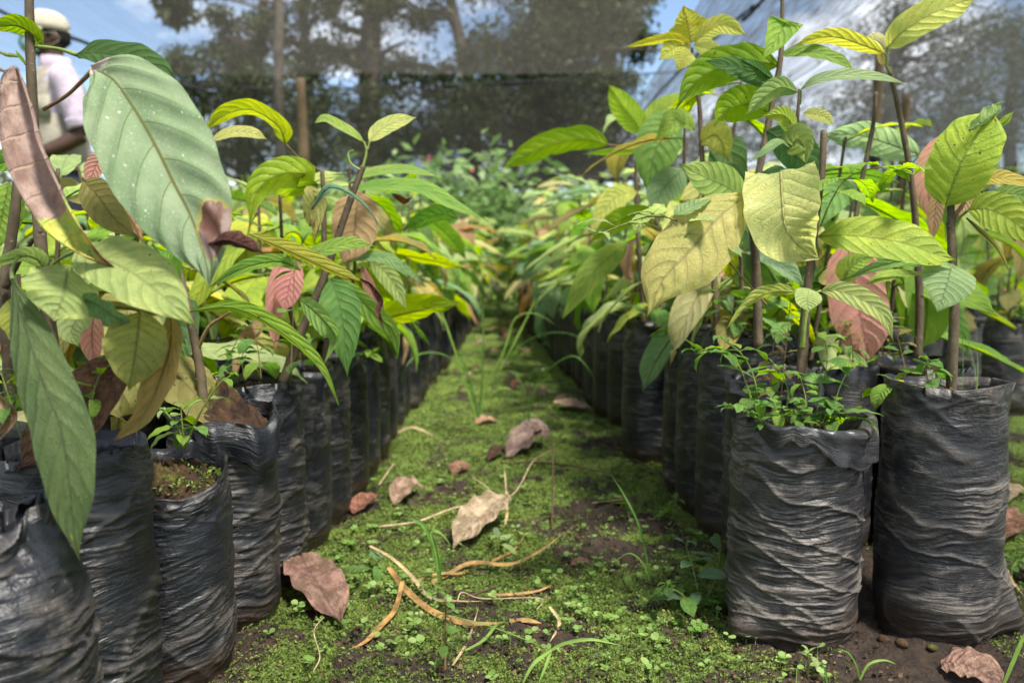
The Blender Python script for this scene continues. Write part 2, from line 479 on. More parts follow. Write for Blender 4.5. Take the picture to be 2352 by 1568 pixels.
def mat_scatter(name, stops, trans=0.35, scale=3.0, rough=0.6):
    """colour of many small leaves: one random tone for each leaf plus slow drift over the ground"""
    b = N(name)
    geo = b.n('NewGeometry')
    f = b.math('ADD', b.math('MULTIPLY', geo.outputs['Random Per Island'], 0.62), b.math('MULTIPLY', b.ss(b.noise(geo.outputs['Position'], scale, 4, 0.6), 0.3, 0.7), 0.38))
    rp = b.n('ValToRGB', {'Fac': f})
    el = rp.color_ramp.elements
    while len(el) < len(stops): el.new(0.5)
    for i, c in enumerate(stops):
        el[i].position = i / (len(stops) - 1); el[i].color = tuple(c) + (1,)
    pr = b.n('BsdfPrincipled', {'Base Color': rp.outputs[0], 'Roughness': rough, 'Specular IOR Level': 0.3})
    tr = b.n('BsdfTranslucent', {'Color': rp.outputs[0]})
    return b.done(b.n('MixShader', {0: trans, 1: pr.outputs[0], 2: tr.outputs[0]}).outputs[0])


M['moss'] = mat_scatter('moss_leaves', [(0.045, 0.045, 0.016), (0.085, 0.125, 0.024), (0.165, 0.225, 0.042), (0.29, 0.355, 0.09)], 0.35, 9.0)
M['herb'] = mat_scatter('herb_leaves', [(0.09, 0.18, 0.03), (0.16, 0.27, 0.055), (0.30, 0.38, 0.14)], 0.35, 4.0)
M['far_leaf'] = mat_scatter('far_leaves', [(0.06, 0.14, 0.025), (0.18, 0.31, 0.06), (0.33, 0.45, 0.11), (0.45, 0.54, 0.20), (0.52, 0.56, 0.34)], 0.4, 1.2)
M['tree_leaf'] = mat_scatter('tree_leaves', [(0.015, 0.024, 0.010), (0.035, 0.05, 0.017), (0.065, 0.085, 0.028), (0.11, 0.13, 0.045)], 0.25, 0.35)
M['bark'] = mat_plain('tree_bark', (0.06, 0.05, 0.04), 0.9, 4, 0.4, bump=0.8)
M['twig'] = mat_plain('dry_twig', (0.34, 0.26, 0.15), 0.8, 80, 0.35)
M['dark_twig'] = mat_plain('dark_twig', (0.07, 0.04, 0.025), 0.8, 80, 0.35)
M['straw'] = mat_plain('dry_grass_blade', (0.33, 0.19, 0.065), 0.6, 45, 0.55, 0.25)
M['straw_pale'] = mat_plain('pale_dry_grass_blade', (0.40, 0.30, 0.16), 0.6, 45, 0.5, 0.25)
M['grass'] = mat_plain('grass_blade', (0.09, 0.20, 0.03), 0.5, 30, 0.3, 0.4)
M['grass_pale'] = mat_plain('pale_grass_blade', (0.19, 0.31, 0.055), 0.5, 30, 0.25, 0.4)
M['bamboo'] = mat_plain('weathered_bamboo', (0.105, 0.072, 0.036), 0.7, 6, 0.4)
M['rope'] = mat_plain('black_rope', (0.012, 0.012, 0.014), 0.7, 40, 0.4)


# ------------------------------------------------------------------ leaf shapes
PROF = {
    'cocoa': ([0, .03, .08, .16, .28, .42, .58, .72, .82, .885, .93, .97, 1], [.04, .22, .45, .70, .91, 1, .95, .76, .50, .25, .11, .045, 0]),
    'long': ([0, .05, .15, .3, .48, .65, .8, .9, .96, 1], [.05, .28, .62, .9, 1, .9, .62, .32, .12, 0]),
    'round': ([0, .03, .09, .2, .36, .52, .7, .84, .93, 1], [.10, .42, .72, .95, 1, .92, .66, .35, .13, 0]),
    'blunt': ([0, .04, .12, .25, .42, .6, .76, .86, .92, .96, 1], [.08, .38, .7, .92, 1, .98, .82, .54, .26, .09, 0]),
    'half': ([0, .08, .2, .4, .6, .78, .9, .96, 1], [.90, .97, 1, .96, .82, .55, .25, .09, 0]),
    'blade': ([0, .2, .5, .8, 1], [.7, .9, 1, .6, 0]),
}
LEAF_T = np.linspace(0, 1, 121)
for _k, (_a, _b) in list(PROF.items()):
    _w = np.interp(LEAF_T, _a, _b)
    _s = np.convolve(np.pad(_w, 4, mode='edge'), np.ones(9) / 9, 'valid')
    _s[0], _s[-1] = _w[0], _w[-1]
    PROF[_k] = _s


def blade(pts, width, normal, prof='cocoa', fold=0.15, cup=0.0, wave=0.0, waven=3.0, bulge=0.03, twist=0.0, n=26, m=10, seed=0, nv=9.0, bite=0.0, curl=0.0):
    """leaf blade along the midrib pts; normal = side its upper face looks to"""
    p = curve_pts(pts, n)
    t, nn, sd = frames(p, normal)
    tt = np.linspace(0, 1, n)
    if twist:
        an = np.radians(twist) * (tt - 0.3)
        nn, sd = nn * np.cos(an)[:, None] + sd * np.sin(an)[:, None], sd * np.cos(an)[:, None] - nn * np.sin(an)[:, None]
    w = np.interp(tt, LEAF_T, PROF[prof]) * width * 0.5
    u = np.linspace(-1, 1, 2 * (m // 2) + 1)
    rs = np.random.default_rng(seed)
    ph = rs.uniform(0, 6.28, 4)
    T, U = np.meshgrid(tt, u, indexing='ij')
    A = np.abs(U)
    W = w[:, None] * np.ones_like(U)
    if bite:
        for sgn in (-1, 1):
            b = np.zeros(n)
            for _ in range(rs.integers(1, 4)):
                c0, s0 = rs.uniform(0.25, 0.92), rs.uniform(0.015, 0.05)
                b = np.maximum(b, bite * rs.uniform(0.4, 1.0) * np.exp(-((tt - c0) / s0) ** 2))
            W = np.where(np.sign(U) == sgn, W * (1 - b[:, None]), W)
    W = W * (1 + 0.02 * np.sin(T * 31 + ph[3]) * A)
    s = T * nv - A ** 1.25 * (1.9 if nv > 8 else 1.7) + (U > 0) * 0.37
    h = fold * A * W + cup * A ** 2 * W + wave * width * A ** 1.5 * np.sin(T * waven * 6.283 + ph[0] + (U > 0) * ph[1])
    h = h + bulge * width * np.sin(np.pi * (s - np.floor(s))) * np.minimum(1, A * 3) * np.clip((1 - A) * 4, 0.15, 1)
    cf = math.sqrt(max(0.05, 1 - fold * fold))
    if curl:   # edges roll round the midrib
        ang = curl * A
        X = np.where(ang > 1e-4, np.sin(ang) / np.maximum(ang, 1e-4), 1) * A * W * np.sign(U)
        h = h + np.where(ang > 1e-4, (1 - np.cos(ang)) / np.maximum(ang, 1e-4), 0) * A * W
    else:
        X = U * W * cf
    v = p[:, None] + sd[:, None] * X[..., None] + nn[:, None] * h[..., None]
    uv = np.stack([(U + 1) / 2, T], -1).reshape(-1, 2)
    f = grid_faces(n, len(u))[:, ::-1]
    return v.reshape(-1, 3), f, uv


def leaf_mesh(name, pts, width, normal, stalk=None, stalk_r=0.0012, mat=None, stalk_mat=None, **kw):
    bv, bf, bu = blade(pts, width, normal, **kw)
    parts = [(bv, bf, bu, 0)]
    # raised midrib under the blade
    p = curve_pts(pts, 14)
    t, nn, _ = frames(p, normal)
    rv, rf, ru = tube(p - nn * stalk_r * 0.4, [stalk_r, stalk_r * 0.25], 14, 5)
    ru = np.stack([np.full(len(ru), 0.5), ru[:, 1]], -1)
    parts.append((rv, rf, ru, 0))
    if stalk:
        sv, sf, su = tube(stalk, [stalk_r * 1.2, stalk_r, stalk_r * 1.35], max(6, 3 * len(stalk)), 6)
        parts.append((sv, sf, su, 1))
    V, Fc, U, mi = join(parts)
    me = mesh(name, V, Fc, U, mats=mi)
    me.materials.append(mat or M['leaf']); me.materials.append(stalk_mat or M['green_stem'])
    return me


# library of leaves one unit long, base at the origin, growing along +Y, upper face +Z
def proto_leaf(i, droop, wr, prof, fold, wave, twist, seed, side=0.0, bite=0.0):
    L = 7
    pts, q, a = [Vector((0, 0.12, 0.02))], Vector((0, 0.12, 0.02)), 0.12
    for k in range(L):
        a2 = a - droop * ((k + 0.5) / L) ** 0.9
        q = q + Vector((side * (k / L) * 0.06, math.cos(a2), math.sin(a2))) * (1.0 / L)
        pts.append(q.copy())
    return leaf_mesh('leaf_shape', pts, wr, (0, 0.001, 1), stalk=[(0, 0, 0), (0, 0.06, 0.015), (0, 0.125, 0.02)], stalk_r=0.011,
                     prof=prof, fold=fold, wave=wave, twist=twist, seed=seed, n=18, m=8, bulge=0.035, bite=bite)


LIB = []
for i in range(16):
    LIB.append(proto_leaf(i, droop=[0.5, 1.3, 0.9, 1.9, 0.2, 1.1, 1.6, 0.8][i % 8], wr=[.38, .34, .42, .36, .40, .32, .37, .30][(i * 3) % 8],
                          prof=['cocoa', 'cocoa', 'long', 'cocoa', 'blunt', 'long'][i % 6], fold=[.12, .25, .05, .4, .18][i % 5],
                          wave=[.03, .06, .02, .05][i % 4], twist=[0, 35, -30, 15, -50][i % 5], seed=i, side=[0.5, -0.5, 0, 1, -1][i % 5], bite=[0, 0, 0.3, 0, 0.45][i % 5]))

COLS = {
    'lime': (0.27, 0.38, 0.014), 'bright': (0.17, 0.32, 0.018), 'mid': (0.085, 0.19, 0.022), 'dark': (0.045, 0.115, 0.02),
    'pale': (0.30, 0.40, 0.14), 'yellow': (0.38, 0.42, 0.09), 'cream': (0.48, 0.46, 0.18), 'olive': (0.24, 0.22, 0.05), 'grey': (0.15, 0.25, 0.12),
    'salmon': (0.44, 0.22, 0.15), 'bronze': (0.36, 0.23, 0.09), 'brown': (0.17, 0.085, 0.045), 'tan': (0.42, 0.27, 0.13), 'mauve': (0.30, 0.20, 0.16),
    'fern': (0.12, 0.27, 0.045),
}
PICK = ['lime'] * 7 + ['bright'] * 6 + ['mid'] * 4 + ['pale'] * 6 + ['yellow'] * 2 + ['dark'] * 2 + ['olive'] * 3 + ['bronze'] * 2 + ['cream'] * 2 + ['grey'] * 2


PICK_FAR = ['lime'] * 3 + ['bright'] * 6 + ['mid'] * 4 + ['pale'] * 8 + ['dark'] * 2 + ['olive'] * 3 + ['bronze'] * 2 + ['cream'] * 3 + ['grey'] * 4 + ['fern'] * 4


def colour(c, blem=None, jit=0.12, r=rng):
    b = COLS[c] if isinstance(c, str) else c
    k = 1 + r.uniform(-jit, jit)
    return (b[0] * k * (1 + r.uniform(-jit, jit) * 0.6), b[1] * k, b[2] * k, r.random() ** 2 * 0.7 if blem is None else blem)


# ------------------------------------------------------------------ numpy value noise
def _h(ix, iy, seed):
    h = (ix.astype(np.int64) * 374761393 + iy.astype(np.int64) * 668265263 + seed * 144269504) & 0x7fffffff
    h = ((h ^ (h >> 13)) * 1274126177) & 0x7fffffff
    return ((h ^ (h >> 16)) & 0xffff) / 65535.0


def vn(x, y, seed=0):
    x = np.asarray(x, float); y = np.asarray(y, float)
    x, y = np.broadcast_arrays(x, y)
    ix, iy = np.floor(x), np.floor(y)
    fx, fy = x - ix, y - iy
    fx = fx * fx * fx * (fx * (fx * 6 - 15) + 10); fy = fy * fy * fy * (fy * (fy * 6 - 15) + 10)
    a, b, c, d = _h(ix, iy, seed), _h(ix + 1, iy, seed), _h(ix, iy + 1, seed), _h(ix + 1, iy + 1, seed)
    return (a * (1 - fx) + b * fx) * (1 - fy) + (c * (1 - fx) + d * fx) * fy


def vfbm(x, y, seed=0, o=4, g=0.5):
    s, a, t = 0, 1, 0
    for k in range(o):
        s = s + a * vn(x * 2 ** k + 17.3 * k, y * 2 ** k - 9.1 * k, seed + k); t += a; a *= g
    return s / t


def sstep(x, a, b):
    t = np.clip((x - a) / (b - a), 0, 1)
    return t * t * (3 - 2 * t)


# ------------------------------------------------------------------ ground
def moss_amount(x, y):
    m = vfbm(x * 5.5, y * 5.5, 3, 4, 0.6)
    m = sstep(m, 0.25, 0.46)
    dark = sstep(vfbm(x * 2.3 + 4, y * 3.2, 8, 3), 0.60, 0.70)
    far = sstep(y, 1.0, 2.2)
    m = np.clip(m * (1 - 0.4 * dark) + 0.36 * far, 0, 1)
    m = m * (0.72 + 0.28 * sstep(y, 0.95, 1.4))
    m = m * (0.4 + 0.6 * sstep(vfbm(x * 26, y * 26, 12, 2), 0.34, 0.56))
    under = sstep(np.abs(x - 0.0), 0.30, 0.40) * sstep(1.0 - np.abs(x), 0.0, 0.3) * (x < 0.75)
    return np.clip(m * (1 - 0.9 * under), 0, 1)


def ground_z(x, y):
    near = sstep(-np.hypot(x, y), -9, -5)
    return near * (0.020 * (vfbm(x * 4, y * 4, 21, 3) - 0.5) + 0.016 * (vfbm(x * 16, y * 16, 22, 3) - 0.5) + 0.016 * (vfbm(x * 55, y * 55, 23, 2) - 0.5))


def axis(a, b, fa, fb, st, far):
    inner = np.arange(fa, fb + 1e-6, st)
    left, right = [], []
    s, q = st, fa
    while q > a: s *= 1.25; q -= s; left.append(q)
    s, q = st, fb
    while q < b: s *= 1.25; q += s; right.append(q)
    return np.array(left[::-1] + list(inner) + right)


gx, gy = axis(-90, 90, -0.75, 1.35, 0.006, 0), axis(-20, 160, 0.55, 2.4, 0.006, 0)
GX, GY = np.meshgrid(gx, gy, indexing='ij')
gv = np.stack([GX, GY, ground_z(GX, GY)], -1).reshape(-1, 3)


def mat_ground():
    b = N('mossy_soil')
    g = b.n('NewGeometry').outputs['Position']
    at = b.n('Attribute', attribute_name='moss').outputs['Fac']
    n = b.noise(g, 70, 6, 0.7); n2 = b.noise(g, 9, 4, 0.6); n3 = b.noise(g, 240, 3, 0.6)
    soil = b.mix(b.ss(n, 0.3, 0.7), (0.016, 0.011, 0.008, 1), (0.060, 0.038, 0.024, 1))
    soil = b.mix(b.ss(n2, 0.58, 0.7, 0, 0.7), soil, (0.085, 0.05, 0.03, 1))
    moss = b.mix(b.ss(n3, 0.32, 0.68), (0.03, 0.055, 0.010, 1), (0.16, 0.25, 0.035, 1))
    moss = b.mix(b.ss(n2, 0.35, 0.7, 0, 0.4), moss, (0.21, 0.28, 0.045, 1))
    f = b.ss(b.math('ADD', at, b.math('MULTIPLY', b.math('SUBTRACT', n, 0.5), 0.9)), 0.30, 0.62)
    c = b.mix(f, soil, moss)
    h = b.math('ADD', n, b.math('MULTIPLY', n3, 0.5))
    bump = b.n('Bump', {'Height': h, 'Strength': 1.0, 'Distance': 0.012}).outputs[0]
    return b.done(b.n('BsdfPrincipled', {'Base Color': c, 'Roughness': b.ss(n2, 0.3, 0.7, 0.6, 0.95), 'Specular IOR Level': 0.35, 'Normal': bump}).outputs[0])


M['ground'] = mat_ground()
gm = mesh('ground', gv, grid_faces(len(gx), len(gy))[:, ::-1], attr={'moss': moss_amount(GX, GY).ravel()})
ground = tag(add('ground', gm, None, M['ground']), 'mossy dark soil of the nursery floor', kind='structure')


def cards(c, size, up, asp=0.5, bend=0.0, seed=0):
    """small diamond leaves (2 triangles, folded): centres c (n,3), size (n,), up = how strongly they lie flat"""
    r = np.random.default_rng(seed)
    n = len(c)
    d = r.normal(size=(n, 3)); d[:, 2] *= (1 - up); d[:, 2] += bend
    d /= np.linalg.norm(d, axis=1)[:, None]
    nn = r.normal(size=(n, 3)) * (1 - up) + np.array([0, 0, up * 1.6])
    s = np.cross(d, nn); s /= np.linalg.norm(s, axis=1)[:, None] + 1e-9
    q = np.cross(s, d)
    L, W = size[:, None], (size * asp)[:, None]
    v = np.stack([c, c + d * L * 0.5 + s * W * 0.5 + q * W * 0.12, c + d * L, c + d * L * 0.5 - s * W * 0.5 + q * W * 0.12], 1).reshape(-1, 3)
    i = np.arange(n)[:, None] * 4
    f = np.concatenate([i + np.array([[0, 1, 2]]), i + np.array([[0, 2, 3]])], 0)
    return v, f


def scatter_on_ground(n, zmin, zmax, xa, xb, seed, dens=1.6):
    r = np.random.default_rng(seed)
    u = r.random(n)
    y = (zmin ** (1 - dens) + u * (zmax ** (1 - dens) - zmin ** (1 - dens))) ** (1 / (1 - dens))
    x = xa + (xb - xa) * r.random(n)
    return x, y, r


# moss: little sprigs of several leaflets on the ground
sx, sy, r_ = scatter_on_ground(34000, 0.78, 4.2, -0.36, 0.40, 5, 2.2)
keep = r_.random(len(sx)) < moss_amount(sx, sy) * 1.1 - 0.05
sx2, sy2, r2_ = scatter_on_ground(7000, 0.78, 3.0, 0.55, 1.2, 6, 2.0)
sx, sy = np.concatenate([sx[keep], sx2]), np.concatenate([sy[keep], sy2])
k = 5
cx = np.repeat(sx, k) + nrng.normal(size=len(sx) * k) * 0.0035 * np.repeat(sy, k) ** 0.6
cy = np.repeat(sy, k) + nrng.normal(size=len(sx) * k) * 0.0035 * np.repeat(sy, k) ** 0.6
cz = ground_z(cx, cy) + nrng.random(len(cx)) * 0.005
v, f = cards(np.stack([cx, cy, cz], -1), nrng.uniform(0.0022, 0.0062, len(cx)) * np.clip(cy, 0.8, 2.5) ** 0.5, 0.45, 0.5, 0.35, 4)
moss = tag(add('moss', mesh('moss', v, f, smooth=False), None, M['moss']), 'bright green moss carpeting the path between the bags', 'moss', kind='stuff')


def round_leaf(c, d, nrm, r, k=7):
    d = d / np.linalg.norm(d); nrm = nrm - d * (nrm @ d); nrm = nrm / np.linalg.norm(nrm); s = np.cross(d, nrm)
    a = np.linspace(-2.7, 2.7, k)
    ring = [c + d * r * (1 + np.cos(t)) + s * r * 1.05 * np.sin(t) + nrm * r * 0.15 * abs(np.sin(t)) for t in a]
    return np.array([c] + ring), [(0, i + 1, i + 2) for i in range(k - 1)]


# crumbs of soil and plant litter
qx, qy, qr = scatter_on_ground(5200, 0.78, 3.0, -0.34, 0.42, 25, 2.2)
v, f = cards(np.stack([qx, qy, ground_z(qx, qy) + 0.001], -1), qr.uniform(0.002, 0.008, len(qx)), 0.3, 0.8, 0.15, 26)
M['crumb'] = mat_scatter('soil_crumbs', [(0.015, 0.010, 0.007), (0.04, 0.024, 0.014), (0.09, 0.055, 0.03), (0.20, 0.13, 0.07)], 0.0, 8.0, 0.9)
tag(add('soil_crumbs', mesh('soil_crumbs', v, f, smooth=False), None, M['crumb']), 'dark crumbs of soil and dry litter strewn over the path', 'litter', kind='stuff')

# small round-leaved seedlings sprinkled over the moss
hx, hy, hr = scatter_on_ground(330, 0.80, 2.6, -0.30, 0.36, 15, 2.4)
hx = np.concatenate([hx, hr.normal(0.14, 0.10, 80), hr.normal(-0.19, 0.04, 40)])
hy = np.concatenate([hy, hr.normal(0.95, 0.08, 80), hr.normal(1.03, 0.07, 40)])
V, Fc, o = [], [], 0
for x, y in zip(hx, hy):
    z0 = float(ground_z(np.array(x), np.array(y)))
    hgt = hr.uniform(0.004, 0.016); nl = hr.integers(2, 5); a0 = hr.uniform(0, 6.28); rr = hr.uniform(0.0018, 0.0048)
    for j in range(nl):
        a = a0 + j * 6.283 / nl + hr.normal() * 0.2
        d = np.array([math.cos(a), math.sin(a), hr.uniform(0.0, 0.5)])
        lv, lf = round_leaf(np.array([x, y, z0 + hgt]) + d * 0.0012, d, np.array([0, 0, 1.0]) + hr.normal(size=3) * 0.25, rr * hr.uniform(0.7, 1.2))
        V.append(lv); Fc += [tuple(i + o for i in q) for q in lf]; o += len(lv)
    a = np.array([x, y, z0 - 0.002]); b2 = np.array([x, y, z0 + hgt]); w = np.array([0.0005, 0, 0])
    V.append(np.array([a - w, a + w, b2 + w, b2 - w])); Fc.append((o, o + 1, o + 2, o + 3)); o += 4
herbs = tag(add('seedling_weeds', mesh('seedling_weeds', np.vstack(V), Fc, smooth=False), None, M['herb']), 'tiny round-leaved weeds sprouting through the moss', 'weeds', kind='stuff')


# ------------------------------------------------------------------ shade house: net roof, curtain, posts, ropes
def mat_net(name, dens, col_, streak=(30, 1.2), amp=0.35, low=0.0):
    b = N(name)
    g = b.n('NewGeometry').outputs['Position']
    st = b.n('Mapping', {'Vector': g, 'Scale': (streak[0], streak[1], streak[0])}).outputs[0]
    n = b.noise(st, 1.0, 5, 0.62)
    st2 = b.n('Mapping', {'Vector': g, 'Scale': (streak[0] * 0.12, streak[1] * 0.35, streak[0] * 0.12)}).outputs[0]
    n2 = b.noise(st2, 1.0, 3, 0.5)
    w = b.n('TexWave', {'Vector': g, 'Scale': 60.0, 'Distortion': 0.5}, wave_type='BANDS', bands_direction='X').outputs['Fac']
    a = b.math('ADD', dens, b.math('MULTIPLY', b.math('SUBTRACT', n, 0.5), amp * 2))
    a = b.math('ADD', a, b.math('MULTIPLY', b.math('SUBTRACT', n2, 0.5), min(amp, 0.4)))
    a = b.math('ADD', a, b.math('MULTIPLY', b.math('SUBTRACT', w, 0.5), 0.12), clamp=True)
    a = b.math('ADD', a, b.n('Attribute', attribute_name='layers').outputs['Fac'])
    a = b.math('MINIMUM', b.math('MAXIMUM', a, low), 0.96)
    d0 = b.n('BsdfDiffuse', {'Color': col_}); d1 = b.n('BsdfTranslucent', {'Color': col_})
    d = b.n('MixShader', {0: 0.6, 1: d0.outputs[0], 2: d1.outputs[0]})
    t = b.n('BsdfTransparent', {})
    return b.done(b.n('MixShader', {0: a, 1: t.outputs[0], 2: d.outputs[0]}).outputs[0])


M['net_left'] = mat_net('thin_shade_net', 0.25, (0.075, 0.069, 0.06, 1), (30, 0.9), 0.14, 0.10)
M['net_right'] = mat_net('streaked_shade_net', 0.60, (0.06, 0.06, 0.058, 1), (48, 0.20), 1.0, 0.10)
M['curtain'] = mat_net('hanging_shade_net', 0.74, (0.075, 0.068, 0.058, 1), (1.2, 1.2), 0.14, 0.2)
NETZ = 2.25


def net_sheet(name, x0, x1, y0, y1, z, mat, nx=24, ny=30, sag=0.10, zfar=0.0, seed=0, dbl=0.0):
    x, y = np.meshgrid(np.linspace(x0, x1, nx), np.linspace(y0, y1, ny), indexing='ij')
    s = np.sin(np.pi * (x - x0) / (x1 - x0)) * np.abs(np.sin(np.pi * (y - y0) / 2.6))
    zz = z - sag * s + 0.05 * (vn(x * 1.3, y * 1.1, seed) - 0.5) + zfar * ((y - y0) / (y1 - y0)) ** 3
    lay = dbl * sstep(y + 0.6 * (vn(x * 0.8, y * 0.5, 5) - 0.5), 3.2, 6.6) * sstep(x, -3.4, -1.6)
    return mesh(name, np.stack([x, y, zz], -1).reshape(-1, 3), grid_faces(nx, ny), attr={'layers': lay.ravel()})


nl = empty('shade_net_roof', (-2.6, 3, 0), 'thin pale shade net roof stretched over the person and the path', 'shade net')
o = add('net_sheet', net_sheet('net_sheet', -7.5, 0.95, -2.5, 7.7, NETZ, M['net_left'], seed=1, nx=60, ny=60, dbl=0.16), nl, M['net_left']); o.matrix_parent_inverse = Matrix.Translation((2.6, -3, 0))
nr = empty('shade_net_roof', (4, 4, 0), 'dark streaked shade net roof sagging low over the seedlings beside the two front bags', 'shade net')
o = add('net_sheet', net_sheet('net_sheet', 1.25, 9.5, -2.5, 12.2, NETZ + 0.04, M['net_right'], seed=2, zfar=-0.45), nr, M['net_right']); o.matrix_parent_inverse = Matrix.Translation((-4, -4, 0))


def curtain(x0, x1, y, ztop, zbot, mat, seed):
    nx, nz = 60, 16
    x, t = np.meshgrid(np.linspace(x0, x1, nx), np.linspace(0, 1, nz), indexing='ij')
    zb = zbot + 0.10 * (vn(x * 0.9, 0 * x, seed) - 0.5) - 0.10 * np.sin(np.pi * (x - x0) / (x1 - x0))
    zt = ztop - 0.16 * np.sin(np.pi * (x - x0) / (x1 - x0))
    yy = y + 0.10 * (vn(x * 2.2, t * 1.2, seed + 1) - 0.5) + 0.03 * np.sin(x * 9) * t + 0.15 * t * t
    lay = -0.22 * sstep(-x, 0.3, 2.6) * (x0 < 0) + 0.12 * (vfbm(x * 0.9, t * 2.0, seed + 4, 3) - 0.5) + 0.10 * t - 0.24 * (1 - t) ** 1.5
    return mesh('net_sheet', np.stack([x, yy, zt + (zb - zt) * t], -1).reshape(-1, 3), grid_faces(nx, nz), attr={'layers': lay.ravel()})


cu = empty('shade_net_curtain', (-0.9, 7.75, 0), 'dark net curtain hanging across the far end of the path', 'shade net')
o = add('net_sheet', curtain(-3.0, 1.15, 7.75, 2.27, 1.28, None, 5), cu, M['curtain']); o.matrix_parent_inverse = Matrix.Translation((0.9, -7.75, 0))
hem = tube([(-3.0, 7.9, 1.29), (-1.0, 7.9, 1.17), (1.15, 7.9, 1.27)], [0.03, 0.05, 0.03], 24, 8, 0.12, 3)
o = add('rolled_hem', mesh('rolled_hem', hem[0], hem[1], hem[2]), cu, M['curtain']); o.matrix_parent_inverse = Matrix.Translation((0.9, -7.75, 0))
cu2 = empty('shade_net_curtain', (5.6, 12.1, 0), 'dark net curtain hanging at the far end of the streaked net roof', 'shade net')
o = add('net_sheet', curtain(2.6, 9.5, 12.1, 1.85, 1.15, None, 9), cu2, M['curtain']); o.matrix_parent_inverse = Matrix.Translation((-5.6, -12.1, 0))


def post(px, d, ztop, r, label, lean=0.0):
    b = P(px, 600, d); b.z = 0
    root = empty('bamboo_post', b, label, 'post')
    v, f, u = tube([(0, 0, -0.05), (lean * 0.5, 0, ztop * 0.5), (lean, 0, ztop)], [r * 1.1, r, r * 0.9], 26, 10, 0.04, int(px))
    add('pole', mesh('pole', v, f, u), root, M['bamboo'])
    v, f, u = tube([(0, 0, ztop * 0.62), (0, 0, ztop * 0.62 + 0.05)], [r * 1.16, r * 1.16], 4, 10)
    v[:, 0] += lean * 0.62
    add('binding', mesh('binding', v, f, u), root, M['rope'])


post(712, 6.4, 1.90, 0.042, 'brown bamboo post standing behind the row on the person\'s side, before the curtain', -0.04)
post(1998, 5.0, 1.72, 0.032, 'pale bamboo post rising behind the tall seedling stems under the streaked net', 0.0)
post(2058, 7.0, 1.9, 0.04, 'bamboo post hidden behind leaves under the streaked net roof', 0.02)


def rope(name, pts, r, label, mat='rope', cat='rope'):
    v, f, u = tube(pts, [r, r, r], 24, 6, 0.12, 3)
    return tag(add(name, mesh(name, v, f, u), None, M[mat]), label, cat)


rope('rope', [P(-120, -40, 5.0), P(70, 60, 5.4), P(200, 100, 5.8), P(345, 175, 6.6), P(495, 215, 7.5)], 0.014, 'black twisted rope slanting down behind the person\'s cap')
rope('rope', [P(390, 190, 7.7), P(700, 205, 7.8), P(1150, 190, 7.8), P(1560, 165, 7.8)], 0.008, 'black rope carrying the top of the far net curtain')
rope('rope', [P(500, 220, 7.4), P(590, 345, 7.6), P(640, 420, 7.8), P(700, 560, 8.0)], 0.014, 'black guy rope slanting to the ground beside the bamboo post')
rope('rope', [P(1730, 15, 5), P(1640, 90, 6.0), P(1500, 230, 7.2), P(1380, 400, 8.8)], 0.011, 'thin dark rope crossing the bright sky between the two net roofs')
rope('rope', [P(1760, -10, 4.6), P(1735, 20, 4.7), P(1705, 48, 4.8)], 0.012, 'short black rope end looped under the net above the tallest seedling')
v, f, u = tube([P(-300, 236, 6.5), P(60, 232, 6.5), P(120, 231, 6.5)], [0.03, 0.03, 0.03], 6, 8)
tag(add('rail', mesh('rail', v, f, u), None, mat_plain('pale_rail', (0.5, 0.5, 0.5), 0.6, 5)), 'pale horizontal rail behind the person, at the picture\'s edge', 'rail')


# ------------------------------------------------------------------ trees beyond the nets
def tree(name, label, d, trunk, radii, blobs, n, seed, leaf=0.15, limbs=6, group='trees beyond the net'):
    r = np.random.default_rng(seed)
    pts = [P(x, y, d) for x, y in trunk]
    base = pts[0].copy(); base.z = 0
    pts = [base] + pts
    root = empty(name, base, label, 'tree', group)
    loc = [p - base for p in pts]
    parts = [tube(loc, radii, 30, 9, 0.04, seed) + (0,)]
    C, S = [], []
    dens = sum(b[2] * b[3] for b in blobs)
    for (x, y, rx, ry) in blobs:
        c = np.array(P(x, y, d)) - np.array(base)
        ex, ez = rx / F * d, ry / F * d
        k = int(3.0 * n * rx * ry / dens)
        # branches from the trunk into this clump
        tr = np.array([tuple(q) for q in loc])
        for _ in range(limbs):
            e = c + r.normal(size=3) * np.array([ex, ex, ez]) * 0.45
            a = tr[np.argmin(np.abs(tr[:, 2] - (e[2] - ez * 0.7 - 0.3)))] if len(tr) > 2 else tr[-1]
            zt = max(0.5, e[2] - ez * r.uniform(0.3, 1.0))
            i = np.interp(min(zt, tr[-1, 2]), tr[:, 2], np.arange(len(tr))); i0 = int(min(i, len(tr) - 2)); a = tr[i0] + (tr[i0 + 1] - tr[i0]) * (i - i0)
            m_ = (a + e) / 2 + np.array([0, 0, 0.15]) + r.normal(size=3) * 0.12 * ex
            parts.append(tube([a, m_, e], [radii[-1] * 0.6, radii[-1] * 0.4, radii[-1] * 0.12], 8, 5) + (0,))
        # tufts of leaves inside the clump
        nt = max(4, k // 70)
        tc = r.normal(size=(nt, 3)); tc /= np.linalg.norm(tc, axis=1)[:, None]
        tc = c + tc * (r.random(nt) ** 0.45)[:, None] * np.array([ex, ex * 0.9, ez])
        lc = np.repeat(tc, 70, 0) + r.normal(size=(nt * 70, 3)) * np.array([1, 1, 0.6]) * np.repeat(r.uniform(0.08, 0.22, nt), 70)[:, None] * (ex + 0.35)
        C.append(lc); S.append(r.uniform(0.5, 1.25, len(lc)) * leaf)
    V, Fc, U, mi = join(parts)
    add('trunk', mesh('trunk', V, Fc, U), root, M['bark'])
    C, S = np.vstack(C), np.concatenate(S)
    v, f = cards(C, S, 0.15, 0.42, 0.0, seed)
    add('crown', mesh('crown', v, f, smooth=False), root, M['tree_leaf'])


